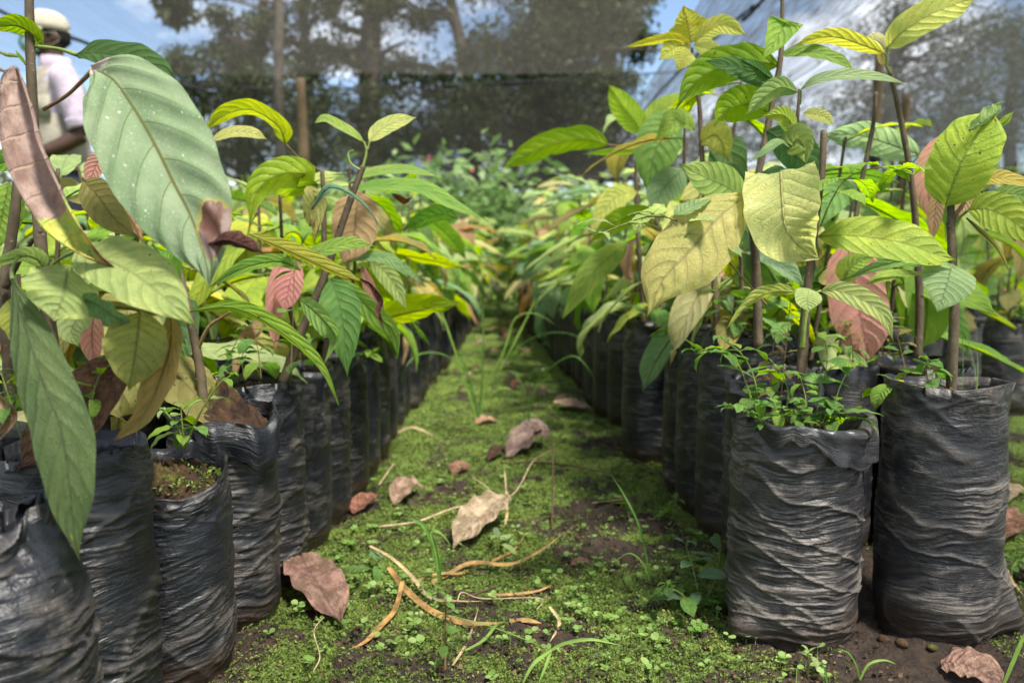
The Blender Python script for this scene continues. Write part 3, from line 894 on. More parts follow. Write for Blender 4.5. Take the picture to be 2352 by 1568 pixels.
tree('tall_tree', 'tall tree with thick dark trunk in the middle of the far grove', 18, [(850, 420), (850, 250), (852, 100), (860, -120)], [0.30, 0.28, 0.26, 0.24, 0.18],
     [(850, 20, 130, 70), (760, 120, 90, 60), (930, 170, 110, 60), (820, 260, 120, 60), (880, 340, 120, 60), (840, -110, 170, 80)], 5200, 11)
tree('tall_tree', 'slim tree with ragged crown and sky gaps nearest the person', 17, [(560, 420), (575, 250), (600, 90), (610, -100)], [0.16, 0.15, 0.14, 0.12, 0.08],
     [(520, 130, 100, 55), (420, 160, 75, 55), (610, 60, 85, 55), (480, 230, 110, 45), (600, 190, 100, 60), (560, 330, 150, 60), (640, -70, 120, 60), (520, 60, 60, 40)], 4600, 12)
tree('tall_tree', 'thin-stemmed tree between the ragged crown and the thick dark trunk', 20, [(720, 420), (715, 250), (700, 100), (690, -120)], [0.15, 0.14, 0.13, 0.12, 0.09],
     [(700, 150, 80, 60), (660, 260, 90, 60), (740, 330, 90, 70), (730, 20, 60, 50), (680, -80, 90, 60)], 3000, 13)
tree('tall_tree', 'tree with forked leaning limbs left of the broadest dark crown', 18, [(1090, 420), (1085, 260), (1060, 110), (1020, -60)], [0.2, 0.19, 0.17, 0.15, 0.1],
     [(1060, 220, 110, 70), (1020, 320, 120, 80), (1100, 120, 60, 50), (990, 40, 60, 40), (1010, -90, 130, 70)], 4200, 14)
tree('broad_tree', 'broadest tree, its dense dark crown filling the middle of the far net', 16, [(1250, 420), (1245, 280), (1240, 120), (1230, -80)], [0.26, 0.25, 0.24, 0.2, 0.14],
     [(1230, 130, 150, 110), (1330, 70, 120, 80), (1180, 260, 150, 90), (1330, 230, 110, 80), (1270, 330, 160, 70), (1420, 60, 90, 45), (1250, -70, 220, 80), (1440, 110, 70, 30)], 9500, 15)
tree('broad_tree', 'dark tree with feathery tips against the bright sky gap', 19, [(1370, 430), (1380, 280), (1400, 120), (1400, 0)], [0.2, 0.19, 0.17, 0.14, 0.1],
     [(1380, 180, 80, 50), (1400, 280, 50, 40), (1330, 350, 90, 50), (1450, 10, 70, 35), (1360, 20, 100, 60)], 3600, 16)
tree('far_tree', 'leafy tree behind the streaked net beside the pale bamboo post', 22, [(2040, 420), (2040, 300), (2050, 150), (2060, 20)], [0.2, 0.19, 0.18, 0.14, 0.1],
     [(2060, 80, 120, 70), (2150, 190, 140, 70), (2010, 230, 120, 70), (2250, 90, 150, 70), (2100, 300, 160, 50)], 4200, 17)
tree('far_tree', 'leafy tree behind the streaked net at the picture\'s outer edge', 24, [(2320, 420), (2320, 300), (2330, 150), (2330, 60)], [0.2, 0.19, 0.18, 0.14, 0.1],
     [(2330, 230, 130, 80), (2280, 310, 150, 50), (2400, 130, 150, 90), (2200, 290, 100, 50)], 3600, 18)
tree('far_tree', 'pale green tree low behind the open gap between the two net roofs', 26, [(1640, 430), (1640, 350), (1640, 300), (1640, 250)], [0.2, 0.18, 0.16, 0.12, 0.08],
     [(1640, 310, 110, 50), (1730, 240, 90, 60), (1560, 360, 110, 40), (1800, 330, 120, 50)], 2600, 19)
tree('palm_tree', 'drooping dark frond tips hanging into the blue sky beside the ragged crown', 15, [(640, 200), (640, 0), (620, -160), (600, -260)], [0.10, 0.10, 0.09, 0.08, 0.06],
     [(410, 10, 14, 40), (392, -30, 22, 30), (430, -60, 30, 40)], 500, 20, leaf=0.3, limbs=1)

# wooded hills closing the horizon
hx_ = np.linspace(-120, 120, 160); hz_ = np.linspace(0, 1, 8)
HX, HZ = np.meshgrid(hx_, hz_, indexing='ij')
hh = 6.0 + 4.5 * vfbm(HX * 0.06, HX * 0, 61, 4) + 1.5 * vfbm(HX * 0.6, HX * 0, 62, 3)
hv = np.stack([HX, 80 + 14 * HZ + 3 * vfbm(HX * 0.4, HZ * 6, 63, 3), hh * np.sqrt(HZ) * (0.9 + 0.2 * vfbm(HX * 0.9, HZ * 5, 64, 3)) - 0.2], -1).reshape(-1, 3)
tag(add('wooded_hills', mesh('wooded_hills', hv, grid_faces(160, 8)), None, mat_plain('far_wood', (0.045, 0.065, 0.03), 0.95, 0.8, 0.5, bump=1.0)), 'dark wooded hills on the horizon', kind='structure')

# shrubs and far seedlings beyond the beds
def far_mass(name, label, n, xa, xb, ya, yb, hfun, size, seed, mat='far_leaf', asp=0.42):
    r = np.random.default_rng(seed)
    x = r.uniform(xa, xb, n); y = r.uniform(ya, yb, n)
    h = hfun(x, y)
    z = h * r.random(n) ** 0.6
    v, f = cards(np.stack([x, y, z], -1), r.uniform(0.6, 1.3, n) * size, 0.35, asp, -0.25, seed)
    return tag(add(name, mesh(name, v, f, smooth=False), None, M[mat]), label, 'foliage', kind='stuff')


far_mass('far_seedlings', 'pale green mass of seedlings beyond the end of the path', 7500, -4.5, 4.5, 6.3, 8.8, lambda x, y: (0.55 + 0.95 * vfbm(x * 1.1, y * 1.1, 31, 3)) * (0.72 + 0.28 * sstep(np.abs(x + 0.25), 0.2, 1.3)), 0.16, 41)
sb = P(1075, 600, 6.6); sb.z = 0
shrub = empty('flowering_shrub', sb, 'pale green shrub with pink flowers beyond the end of the path', 'shrub')
sr = np.random.default_rng(91)
sc_ = sr.normal(size=(1500, 3)) * np.array([0.42, 0.3, 0.24]) + np.array([0, 0, 0.80])
v, f = cards(sc_, sr.uniform(.10, .18, 1500), 0.5, 0.42, -0.1, 92)
add('crown', mesh('crown', v, f, smooth=False), shrub, mat_scatter('shrub_leaves', [(0.08, 0.18, 0.04), (0.26, 0.40, 0.13), (0.45, 0.54, 0.32)], 0.4, 3.0))
for q in range(5):
    v, f = cards(np.repeat(sc_[q * 7:q * 7 + 1] + np.array([[0, -0.2, 0.15]]), 12, 0) + sr.normal(size=(12, 3)) * 0.015, sr.uniform(.02, .035, 12), 0.1, 0.7, 0.2, 93 + q)
    add('flower', mesh('flower', v, f, smooth=False), shrub, mat_plain('pink_petals', (0.55, 0.12, 0.14), 0.7, 30, 0.2) if q == 0 else bpy.data.materials['pink_petals'])
v, f, u = tube([(0, 0, -.02), (.02, 0, .4), (0, 0, .8)], [.02, .016, .01], 10, 7)
add('stem', mesh('stem', v, f, u), shrub, M['stem'])
far_mass('far_undergrowth', 'dark green undergrowth along the foot of the far trees', 16000, -14, 16, 10.5, 14.5, lambda x, y: 0.9 + 1.6 * vfbm(x * 0.7, y * 0.7, 33, 3), 0.22, 42, 'tree_leaf')
far_mass('far_weeds', 'sunlit green weeds between the beds under the streaked net', 3000, 1.9, 6.5, 3.6, 9.5, lambda x, y: 0.35 + 0.5 * vfbm(x * 1.1, y * 1.1, 35, 3), 0.13, 43)
far_mass('far_weeds', 'green seedlings and weeds around the feet of the person', 3200, -6.0, -1.9, 2.9, 7.5, lambda x, y: 0.45 + 0.35 * vfbm(x * 1.1, y * 1.1, 36, 3), 0.14, 44)


# ------------------------------------------------------------------ person
def ellip(c, r, n=14, m=12):
    th = np.linspace(0, np.pi, n)[:, None]; ph = np.linspace(0, 2 * np.pi, m, endpoint=False)[None]
    v = np.stack([c[0] + r[0] * np.sin(th) * np.cos(ph), c[1] + r[1] * np.sin(th) * np.sin(ph), c[2] + r[2] * np.cos(th) * np.ones_like(ph)], -1).reshape(-1, 3)
    f = [tuple(q) for q in grid_faces(n, m, True)[:, ::-1].tolist()]
    return v, f, np.zeros((len(v), 2)), 0


def rings(rs, m=20, cap=True):
    """loft of horizontal ellipses (cx, cy, z, rx, ry)"""
    a = np.linspace(0, 2 * np.pi, m, endpoint=False)
    v = np.vstack([np.stack([cx + rx * np.cos(a), cy + ry * np.sin(a), np.full(m, z)], -1) for cx, cy, z, rx, ry in rs])
    f = [tuple(q) for q in grid_faces(len(rs), m, True).tolist()]
    if cap: f += [tuple(range(m))[::-1], tuple(range((len(rs) - 1) * m, len(rs) * m))]
    return v, f, np.zeros((len(v), 2)), 0


def person():
    base = P(150, 600, 4.05); base.z = 0
    root = empty('person', base, 'person in beige cap, beige vest and pink shirt wearing a face mask', 'person')
    root.rotation_euler.z = R(39); root.scale = (0.955, 0.955, 0.955)
    # faces -X, the near side is -Y
    sk = mat_plain('skin', (0.055, 0.028, 0.018), 0.55, 40, 0.2)
    parts = [rings([(0, 0, .80, .12, .16), (0, 0, .92, .13, .175), (0, 0, 1.08, .112, .15), (0, 0, 1.28, .125, .17), (.01, 0, 1.40, .10, .185), (.01, 0, 1.46, .07, .11), (0, 0, 1.50, .058, .062), (-.01, 0, 1.58, .056, .058)]),
             ellip((-.03, 0, 1.64), (.098, .076, .118)), ellip((-.06, 0, 1.585), (.062, .055, .05)),
             ellip((-.128, 0, 1.625), (.02, .014, .022)), ellip((0.0, -.078, 1.63), (.018, .010, .032)), ellip((0.0, .078, 1.63), (.018, .010, .032))]
    for s in (-1, 1):
        parts.append(tube([(0, s * .09, .86), (0, s * .10, .50), (.02, s * .10, .09)], [.092, .062, .042], 12, 10) + (0,))
        parts.append(tube([(.05, s * .10, .045), (-.06, s * .11, .035), (-.15, s * .11, .025)], [.042, .045, .030], 8, 8) + (0,))
        sh, el, wr = np.array((.01, s * .19, 1.405)), np.array((.075, s * .245, 1.12)), np.array((-.15, s * .19, 1.00))
        parts.append(tube([sh, (sh + el) / 2, el], [.056, .050, .042], 10, 10) + (0,))
        parts.append(tube([el, (el + wr) / 2 + np.array((0, 0, -.01)), wr], [.043, .040, .027], 10, 10) + (0,))
        parts.append(ellip(tuple(wr + np.array((-.045, 0, -.012))), (.05, .018, .038), 8, 8))
        for q in range(4):
            b0 = wr + np.array((-.085, 0, .016 - .018 * q))
            parts.append(tube([b0, b0 + np.array((-.035, -s * .012, -.006)), b0 + np.array((-.055 + .006 * abs(q - 1), -s * .035, -.012))], [.0095, .009, .008], 7, 6) + (0,))
        parts.append(tube([wr + np.array((-.03, -s * .01, .02)), wr + np.array((-.06, -s * .03, .03)), wr + np.array((-.085, -s * .04, .022))], [.011, .010, .009], 7, 6) + (0,))
    V, Fc, U, mi = join(parts)
    body = add('body', mesh('body', V, Fc, U), root, sk)
    rm = body.modifiers.new('one_surface', 'REMESH'); rm.mode = 'VOXEL'; rm.voxel_size = 0.008; rm.use_smooth_shade = True
    sm = body.modifiers.new('soften', 'SMOOTH'); sm.iterations = 3; sm.factor = 0.5
    for s in (-1, 1):
        v, f, u, _ = ellip((-.112, s * .034, 1.655), (.010, .014, .009), 8, 8)
        add('eye', mesh('eye', v, f, u), body, mat_plain('eye', (0.5, 0.48, 0.45), 0.3) if s < 0 else bpy.data.materials['eye'])
    # hair: short, under the cap
    v, f, u, _ = rings([(.0, 0, 1.585, .050, .05), (-.01, 0, 1.62, .098, .078), (-.015, 0, 1.675, .098, .080), (-.02, 0, 1.725, .08, .065), (-.02, 0, 1.75, .02, .02)])
    k = v[:, 0] < -.055; v[k, 0] = -.055
    add('hair', mesh('hair', v, f, u), root, mat_plain('short_black_hair', (0.012, 0.01, 0.009), 0.9, 200))
    # cap: crown, visor to the front, strap opening at the back
    beige = mat_plain('beige_cotton', (0.42, 0.38, 0.30), 0.9, 60, 0.1)
    a = np.linspace(0, 2 * np.pi, 32, endpoint=False); prof = [(1.662, 1.0), (1.69, 1.01), (1.722, .95), (1.748, .80), (1.766, .52), (1.774, .14), (1.775, .01)]
    v = np.vstack([np.stack([-.022 + .108 * s * np.cos(a), .088 * s * np.sin(a), np.full(32, z)], -1) for z, s in prof])
    back = np.clip(1 - np.abs(((a + np.pi) % (2 * np.pi)) - np.pi) / 0.62, 0, 1)
    v[:32, 2] += 0.045 * np.sqrt(back); v[32:64, 2] += 0.022 * np.sqrt(back)
    cap = add('cap', mesh('cap', v, [tuple(q) for q in grid_faces(7, 32, True).tolist()], np.zeros((len(v), 2))), root, beige)
    so = cap.modifiers.new('cloth', 'SOLIDIFY'); so.thickness = 0.004
    st = np.linspace(-0.62, 0.62, 10)
    sv = np.vstack([np.stack([-.022 + .109 * np.cos(st), .089 * np.sin(st), np.full(10, z)], -1) for z in (1.664, 1.676)])
    o = add('strap', mesh('strap', sv, [tuple(q) for q in grid_faces(2, 10).tolist()], np.zeros((20, 2))), cap, beige)
    o.modifiers.new('cloth', 'SOLIDIFY').thickness = 0.003
    b = np.linspace(-1.25, 1.25, 14)
    vv = np.vstack([np.stack([-.022 - (.112 + .075 * t * np.cos(b * 0.9)) * np.cos(b), (.092) * np.sin(b), 1.672 - .022 * t - .01 * np.sin(b) ** 2], -1) for t in (0, .35, .7, 1)])
    o = add('visor', mesh('visor', vv, [tuple(q) for q in grid_faces(4, 14).tolist()], np.zeros((len(vv), 2))), cap, beige)
    o.modifiers.new('cloth', 'SOLIDIFY').thickness = 0.004
    # face mask with ear loop
    mk = mat_plain('mask_cloth', (0.22, 0.38, 0.41), 0.8, 60, 0.08)
    b = np.linspace(-1.15, 1.15, 12)
    mv = np.vstack([np.stack([-.045 - (.100 + dz) * np.cos(b), .078 * np.sin(b), np.full(12, z)], -1) for z, dz in ((1.545, -.03), (1.56, 0), (1.59, .012), (1.615, .006), (1.632, -.004))])
    fm = add('face_mask', mesh('face_mask', mv, [tuple(q) for q in grid_faces(5, 12).tolist()], np.zeros((60, 2))), root, mk)
    fm.modifiers.new('cloth', 'SOLIDIFY').thickness = 0.002
    for s in (-1, 1):
        v, f, u = tube([(-.085, s * .073, 1.625), (-.03, s * .086, 1.645), (.012, s * .090, 1.635), (.005, s * .088, 1.60), (-.08, s * .072, 1.56)], [.0009] * 5, 20, 5)
        add('ear_loop', mesh('ear_loop', v, f, u), fm, beige)
    # pink shirt: trunk, sleeves, collar
    pink = mat_plain('pink_shirt_cloth', (0.42, 0.35, 0.43), 0.9, 14, 0.22, bump=1.0)
    v, f, u, _ = rings([(0, 0, .90, .14, .185), (0, 0, 1.08, .128, .168), (0, 0, 1.28, .138, .185), (.01, 0, 1.39, .118, .205), (.012, 0, 1.445, .088, .15), (.005, 0, 1.475, .074, .085), (0, 0, 1.50, .068, .075)], 28, False)
    shirt = add('shirt', mesh('shirt', v, f, u), root, pink)
    for s in (-1, 1):
        v, f, u = tube([(.01, s * .150, 1.435), (.012, s * .192, 1.395), (.035, s * .220, 1.30), (.06, s * .242, 1.19), (.066, s * .245, 1.165)], [.058, .070, .066, .064, .062], 22, 14, 0.012, 4)
        add('sleeve', mesh('sleeve', v, f, u), shirt, pink)
        v, f, u = tube([(.055, s * .239, 1.20), (.068, s * .245, 1.15)], [.064, .064], 5, 14)
        add('cuff', mesh('cuff', v, f, u), shirt, pink)
    v, f, u, _ = rings([(.01, 0, 1.455, .092, .10), (.008, 0, 1.50, .078, .082), (.004, 0, 1.535, .074, .078)], 24, False)
    add('collar', mesh('collar', v, f, u), shirt, pink).modifiers.new('cloth', 'SOLIDIFY').thickness = 0.006
    # vest over it, with arm openings and a breast pocket
    vc = mat_plain('vest_cloth', (0.27, 0.245, 0.195), 0.9, 14, 0.25, bump=1.0)
    m_ = 40
    a = np.linspace(0, 2 * np.pi, m_, endpoint=False)
    rs = [(0, 0, .94, .158, .20), (0, 0, 1.02, .155, .196), (0, 0, 1.12, .148, .188), (0, 0, 1.22, .150, .192), (0, 0, 1.30, .150, .196), (.008, 0, 1.37, .134, .200), (.010, 0, 1.42, .112, .165), (.01, 0, 1.455, .096, .118), (.008, 0, 1.475, .090, .098)]
    v = np.vstack([np.stack([cx + rx * np.cos(a) * (1 + .012 * np.sin(a * 7 + z * 40)), ry * np.sin(a), np.full(m_, z)], -1) for cx, cy, z, rx, ry in rs])
    f = []
    for i, j in ((i, j) for i in range(len(rs) - 1) for j in range(m_)):
        z = rs[i][2]; ang = a[j] + np.pi / m_
        if z > 1.19 and z < 1.42 and abs(abs(np.sin(ang)) - 1) < (0.10 if z < 1.36 else 0.06): continue
        f.append((i * m_ + j, i * m_ + (j + 1) % m_, (i + 1) * m_ + (j + 1) % m_, (i + 1) * m_ + j))
    vest = add('vest', mesh('vest', v, f, np.zeros((len(v), 2))), root, vc)
    vest.modifiers.new('cloth', 'SOLIDIFY').thickness = 0.006
    pa = np.linspace(-2.35, -1.95, 6)
    pv = np.vstack([np.stack([.158 * np.cos(pa), .206 * np.sin(pa), np.full(6, z)], -1) for z in (1.20, 1.31)])
    add('pocket', mesh('pocket', pv, [tuple(q) for q in grid_faces(2, 6).tolist()], np.zeros((12, 2))), vest, vc).modifiers.new('cloth', 'SOLIDIFY').thickness = 0.008
    tr = mat_plain('dark_trousers', (0.02, 0.023, 0.035), 0.9, 20, 0.2)
    parts = [rings([(0, 0, .82, .13, .18), (0, 0, .92, .14, .188), (0, 0, 1.0, .132, .178)], 24)]
    for s in (-1, 1):
        parts.append(tube([(0, s * .09, .90), (0, s * .10, .50), (.02, s * .10, .10)], [.108, .085, .075], 12, 14) + (0,))
    V, Fc, U, mi = join(parts)
    add('trousers', mesh('trousers', V, Fc, U), root, tr)


person()


# ------------------------------------------------------------------ grow bags
def bag_mesh(h, r, seed, nz=60, m=72, shear=0.25, wr=1.0, rim=0.014, cuff=None, gusset=None, flat=1.0, lean=(0, 0), open_=0.03, top_r=1.0, loose=1.0, tilt=0.0):
    """filled plastic sleeve: outside wall, crumpled free rim (optionally turned down), inside wall"""
    rs = np.random.default_rng(seed)
    th0 = np.linspace(0, 2 * np.pi, m + 1)
    C = 2 * np.pi * r
    zs = h - open_
    zz = np.concatenate([[0.0, 0.002, 0.006], np.linspace(0.012, h, nz)])
    TH, Z = np.meshgrid(th0, zz)
    c = TH * r
    bl = sstep(TH, 2 * np.pi * 0.82, 2 * np.pi)

    def per(fn):
        return fn(c) * (1 - bl) + fn(c - C) * bl
    sd = int(seed) * 13
    sg = 1 if rs.random() < 0.5 else -1
    warp = per(lambda q: vfbm(q * 14, Z * 12, sd + 1, 3)) - 0.5
    mask = sstep(per(lambda q: vfbm(q * 12, Z * 22, sd + 2, 3)), 0.30, 0.66)
    zsh = Z + warp * 0.026
    ridged = lambda a: 1 - np.abs(2 * a - 1)
    w1 = ridged(per(lambda q: vn(q * 9 + 3, (zsh + sg * shear * (q - C / 2)) * 150, sd + 3))) ** 4
    w2 = ridged(per(lambda q: vn(q * 19, (zsh + sg * shear * 0.7 * (q - C / 2)) * 290, sd + 4))) ** 3.0
    big = per(lambda q: vn(q * 13, Z * 15, sd + 5)) - 0.5
    fold = ridged(per(lambda q: vn(q * 7 + 1.7, (Z - sg * 0.35 * (q - C / 2)) * 26 + warp, sd + 9))) ** 14
    prof = r * (0.955 + 0.03 * np.sin(np.pi * np.clip(Z / h, 0, 1)) - 0.02 * (Z / h))
    prof = prof * (0.90 + 0.10 * sstep(Z, 0.0, 0.028))
    up = sstep(Z, zs - 0.035, h)
    disp = wr * (0.0024 * w1 * (0.12 + mask) + 0.0012 * w2 * (0.2 + mask) + 0.0030 * fold) * (1 - 0.6 * up) + 0.007 * big * (0.4 + up * 1.0)
    crum = per(lambda q: vfbm(q * 22, Z * 24, sd + 6, 3)) - 0.5
    crum2 = ridged(per(lambda q: vn(q * 20 + Z * 25, Z * 34 - q * 12, sd + 7))) ** 3
    upz = sstep(Z, h * 0.42, h * 0.85) * per(lambda q: sstep(vn(q * 10, Z * 9, sd + 31), 0.3, 0.6))
    fac = np.abs(per(lambda q: vn(q * 26 + Z * 34, Z * 40 - q * 20, sd + 32)) - 0.5) + 0.6 * np.abs(per(lambda q: vn(q * 48 - Z * 40, Z * 66 + q * 30, sd + 33)) - 0.5)
    disp = disp * (1 - 0.45 * upz) + 0.0075 * loose * upz * (0.35 - fac)
    disp = disp + up * loose * (0.020 * crum + 0.006 * crum2) + up * (top_r - 1) * r
    rr = prof + disp
    if gusset:   # corner of the flat sleeve sticking out at the foot
        for ga, gl, gh in gusset:
            dth = np.abs(((TH - ga + np.pi) % (2 * np.pi)) - np.pi)
            rr = rr + gl * np.exp(-(dth / 0.30) ** 2) * np.clip(1 - Z / gh, 0, 1) ** 1.3 * sstep(Z, -0.001, 0.012)
    rimv = per(lambda q: vn(q * 15, 0 * q + 0.5, sd + 8)) - 0.5 + 0.5 * (per(lambda q: vn(q * 40, 0 * q + 0.5, sd + 18)) - 0.5)
    Zo = Z + rim * 2 * rimv * sstep(Z, zs - 0.01, h)
    Zo = Zo + tilt * np.sin(TH + np.pi / 2) * sstep(Z, zs - 0.05, h)
    ridge = np.clip(w1 * (0.1 + mask) * 0.8 + w2 * (0.2 + mask) * 0.5 + fold * 0.6, 0, 1) * (1 - 0.4 * up) + 0.3 * up * crum2
    rows_r, rows_z, rows_rid, rows_v = [rr], [Zo], [ridge], [Z]
    last_r, last_z = rr[-1], Zo[-1]
    if cuff:     # part of the rim folded outwards and hanging down
        ca, cw, cl = cuff
        dth = np.abs(((th0 - ca + np.pi) % (2 * np.pi)) - np.pi)
        amt = np.clip(1 - (dth / cw) ** 2, 0, 1) ** 0.5
        amt = amt * (0.35 + 0.75 * vn(th0 * 2.1, th0 * 0, sd + 11) + 0.35 * vn(th0 * 6.3, th0 * 0, sd + 14))
        for k_ in np.linspace(0.12, 1, 9):
            rows_r.append((last_r + amt * (0.010 * np.sin(min(1, k_ * 2.2) * np.pi / 2) + 0.010 * (vn(th0 * 5, k_ * 3 + 0 * th0, sd + 12) - 0.4)))[None])
            rows_z.append((last_z + amt * (0.006 * np.sin(k_ * np.pi) - cl * max(0, k_ - 0.15)))[None])
            rows_rid.append(np.full((1, m + 1), 0.1)); rows_v.append(np.full((1, m + 1), h + k_ * cl))
    else:
        for k_ in (0.3, 0.65, 1.0):
            rows_r.append((last_r - 0.0015 - 0.004 * k_)[None]); rows_z.append((last_z - k_ * (open_ + 0.012))[None])
            rows_rid.append(np.full((1, m + 1), 0.15)); rows_v.append(np.full((1, m + 1), h + 0.02 * k_))
    Rr, Zz, Rd, Vv = np.vstack(rows_r), np.vstack(rows_z), np.vstack(rows_rid), np.vstack(rows_v)
    TH = np.tile(th0, (len(Rr), 1))
    Rr[:, -1] = Rr[:, 0]; Zz[:, -1] = Zz[:, 0]
    A = TH + np.pi / 2        # seam at the back
    x, y = Rr * np.cos(A), Rr * np.sin(A) * flat
    x = x + lean[0] * Zz; y = y + lean[1] * Zz
    v = np.stack([x, y, Zz], -1).reshape(-1, 3)
    uv = np.stack([TH * r, Vv], -1).reshape(-1, 2)
    f = grid_faces(len(Rr), m + 1)
    me = mesh('bag_film', v, f, uv, attr={'ridge': Rd.ravel()})
    return me


def soil_mesh(r, z, seed, mound=0.01, res=26, na=40):
    a = np.linspace(0, 2 * np.pi, na, endpoint=False); q = np.linspace(0.02, 1, res)
    Q, A = np.meshgrid(q, a, indexing='ij')
    x, y = Q * r * np.cos(A), Q * r * np.sin(A)
    zz = z + (mound * np.exp(-(Q / 0.55) ** 2 * 1.5) if mound > 0.02 else mound * (1 - Q ** 2)) + 0.034 * (vfbm(x * 55, y * 55, seed, 3) - 0.5) + 0.022 * np.abs(vfbm(x * 120, y * 120, seed + 3, 2) - 0.5)
    zz = zz * 1.0 - 0.012 * Q ** 6 - (zz - z) * 0.7 * Q ** 4
    f = [tuple(t) for t in grid_faces(res, na, True)[:, ::-1].tolist()] + [tuple(range(na))]
    v = np.stack([x, y, zz], -1).reshape(-1, 3)
    return mesh('soil', v, f, np.zeros((len(v), 2)))


M['bag2'] = M['bag']
SHARED_BAG = [bag_mesh(0.29 + 0.01 * i, 0.068 + 0.002 * (i % 3), 300 + i, 40, 44, wr=[0.3, 0.9, 0.5, 1.1, 0.4, 0.7][i], shear=[0.05, 0.3, 0.15, 0.0, 0.4, 0.2][i]) for i in range(6)]
for me in SHARED_BAG: me.materials.append(M['bag'])
SHARED_SOIL = [soil_mesh(0.064, 0.26 + 0.01 * i, 400 + i, 0.008, 12) for i in range(6)]
for me in SHARED_SOIL: me.materials.append(M['soil'])


def ordinal(i):
    return ['first', 'second', 'third', 'fourth', 'fifth', 'sixth', 'seventh', 'eighth', 'ninth', 'tenth', 'eleventh', 'twelfth', 'thirteenth', 'fourteenth', 'fifteenth', 'sixteenth',
            'seventeenth', 'eighteenth', 'nineteenth', 'twentieth', 'twenty-first', 'twenty-second', 'twenty-third', 'twenty-fourth', 'twenty-fifth', 'twenty-sixth', 'twenty-seventh',
            'twenty-eighth', 'twenty-ninth', 'thirtieth', 'thirty-first', 'thirty-second', 'thirty-third', 'thirty-fourth', 'thirty-fifth', 'thirty-sixth', 'thirty-seventh', 'thirty-eighth'][i]


def potted(x, y, label, group, h=None, r=0.07, seed=0, hero=False, mat='bag', mound=0.01, **kw):
    """thing: seedling in its bag; returns the Empty at the foot of the bag"""
    root = empty('potted_seedling', (x, y, 0), label, 'seedling', group)
    if hero:
        me = bag_mesh(h, r, seed, **kw)
        me.materials.append(M[mat])
        add('grow_bag', me, root)
        s = soil_mesh(r * 0.90 * kw.get('top_r', 1.0), h - kw.get('open_', 0.03), seed, mound, 44, 90); s.materials.append(M['soil'])
        add('soil', s, root)
        root['top'] = h - kw.get('open_', 0.03)
    else:
        i = seed % 6
        b = add('grow_bag', SHARED_BAG[i], root); b.rotation_euler.z = (seed * 2.4) % 6.28
        b.scale = (1, 1, (h or 0.3) / (0.29 + 0.01 * i))
        s = add('soil', SHARED_SOIL[i], root); s.scale = b.scale; s.rotation_euler.z = b.rotation_euler.z
        root['top'] = (0.26 + 0.01 * i) * b.scale.z
    return root


DZ = {}


def deeper(p, dz):
    """move a point along its line from the lens by dz metres of depth"""
    d = (p - CAMP).dot(CF)
    return CAMP + (p - CAMP) * ((d + dz) / d)


def stem_part(root, pts, radii, mat='stem', name='stem', m=9, seed=0, knots=True):
    """pts in world coordinates"""
    o = np.array(root.location)
    if root.name in DZ: pts = [deeper(Vector(q), DZ[root.name]) for q in pts]
    p = [np.array(tuple(q)) - o for q in pts]
    n = max(10, len(p) * 9)
    radii = [q * 0.84 for q in radii]
    v, f, u = tube(p, radii, n, m, 0.035 if knots else 0.0, seed)
    parts = [(v, f, u, 0)]
    if knots:    # leaf scars
        rs = np.random.default_rng(seed); cp = curve_pts(p, 40)
        for _ in range(6):
            i = rs.integers(6, 38); rr = float(np.interp(i / 39, np.linspace(0, 1, len(radii)), radii))
            d = rs.normal(size=3); d[2] = 0.2; d /= np.linalg.norm(d)
            parts.append(tube([cp[i], cp[i] + d * rr * 1.15], [rr * 0.55, rr * 0.30], 3, 6) + (0,))
    V, Fc, U, mi = join(parts)
    me = mesh(name, V, Fc, U)
    return add(name, me, root, M[mat])


def hero_leaf(root, mid, wpx, roll=0, c='lime', blem=None, mat='leaf', stalk=None, stalk_r=0.0013, stalk_mat='green_stem', flip=None, **kw):
    """leaf whose midrib passes the picture points mid = [(x, y, depth) ...] (base first), wpx wide; roll 0 = broadside to the lens"""
    o = Vector(root.location)
    dz = DZ.get(root.name, 0.0)
    mid = [(q[0], q[1], q[2] + dz) for q in mid]
    if stalk: stalk = [(q[0], q[1], q[2] + dz) for q in stalk]
    pts = [P(*q) for q in mid]
    dm = mid[len(mid) // 2][2]
    cp = curve_pts(pts, 12)
    t = cp[8] - cp[3]; t = Vector(t).normalized()
    view = (CAMP - Vector(cp[6])).normalized()
    n0 = view - t * view.dot(t); n0.normalize()
    n0 = Matrix.Rotation(R(roll), 3, t) @ n0
    if flip is None: flip = n0.z < -0.05
    if flip: n0 = -n0
    st = [P(*q) - o for q in stalk] + [pts[0] - o] if stalk else None
    kw.setdefault('n', 26); kw.setdefault('m', 10)
    me = leaf_mesh('leaf', [q - o for q in pts], wpx / F * dm, tuple(n0), stalk=st, stalk_r=stalk_r, mat=M[mat], stalk_mat=M[stalk_mat], seed=int(mid[0][0] * 7 + mid[0][1]), **kw)
    return add('leaf', me, root, None, colour(c, blem, 0.05))


def lib_leaf(root, pos, az, el, L, c, roll=0.0, i=None, blem=None, wx=1.0):
    """leaf from the library; pos in world coordinates"""
    i = rng.randrange(len(LIB)) if i is None else i
    o = add('leaf', LIB[i], root, None, colour(c, blem))
    rot = Matrix.Rotation(az, 4, 'Z') @ Matrix.Rotation(el, 4, 'X') @ Matrix.Rotation(roll, 4, 'Y')
    o.matrix_local = Matrix.Translation(Vector(pos) - Vector(root.location)) @ rot @ Matrix.Diagonal((L * wx, L, L, 1))
    return o


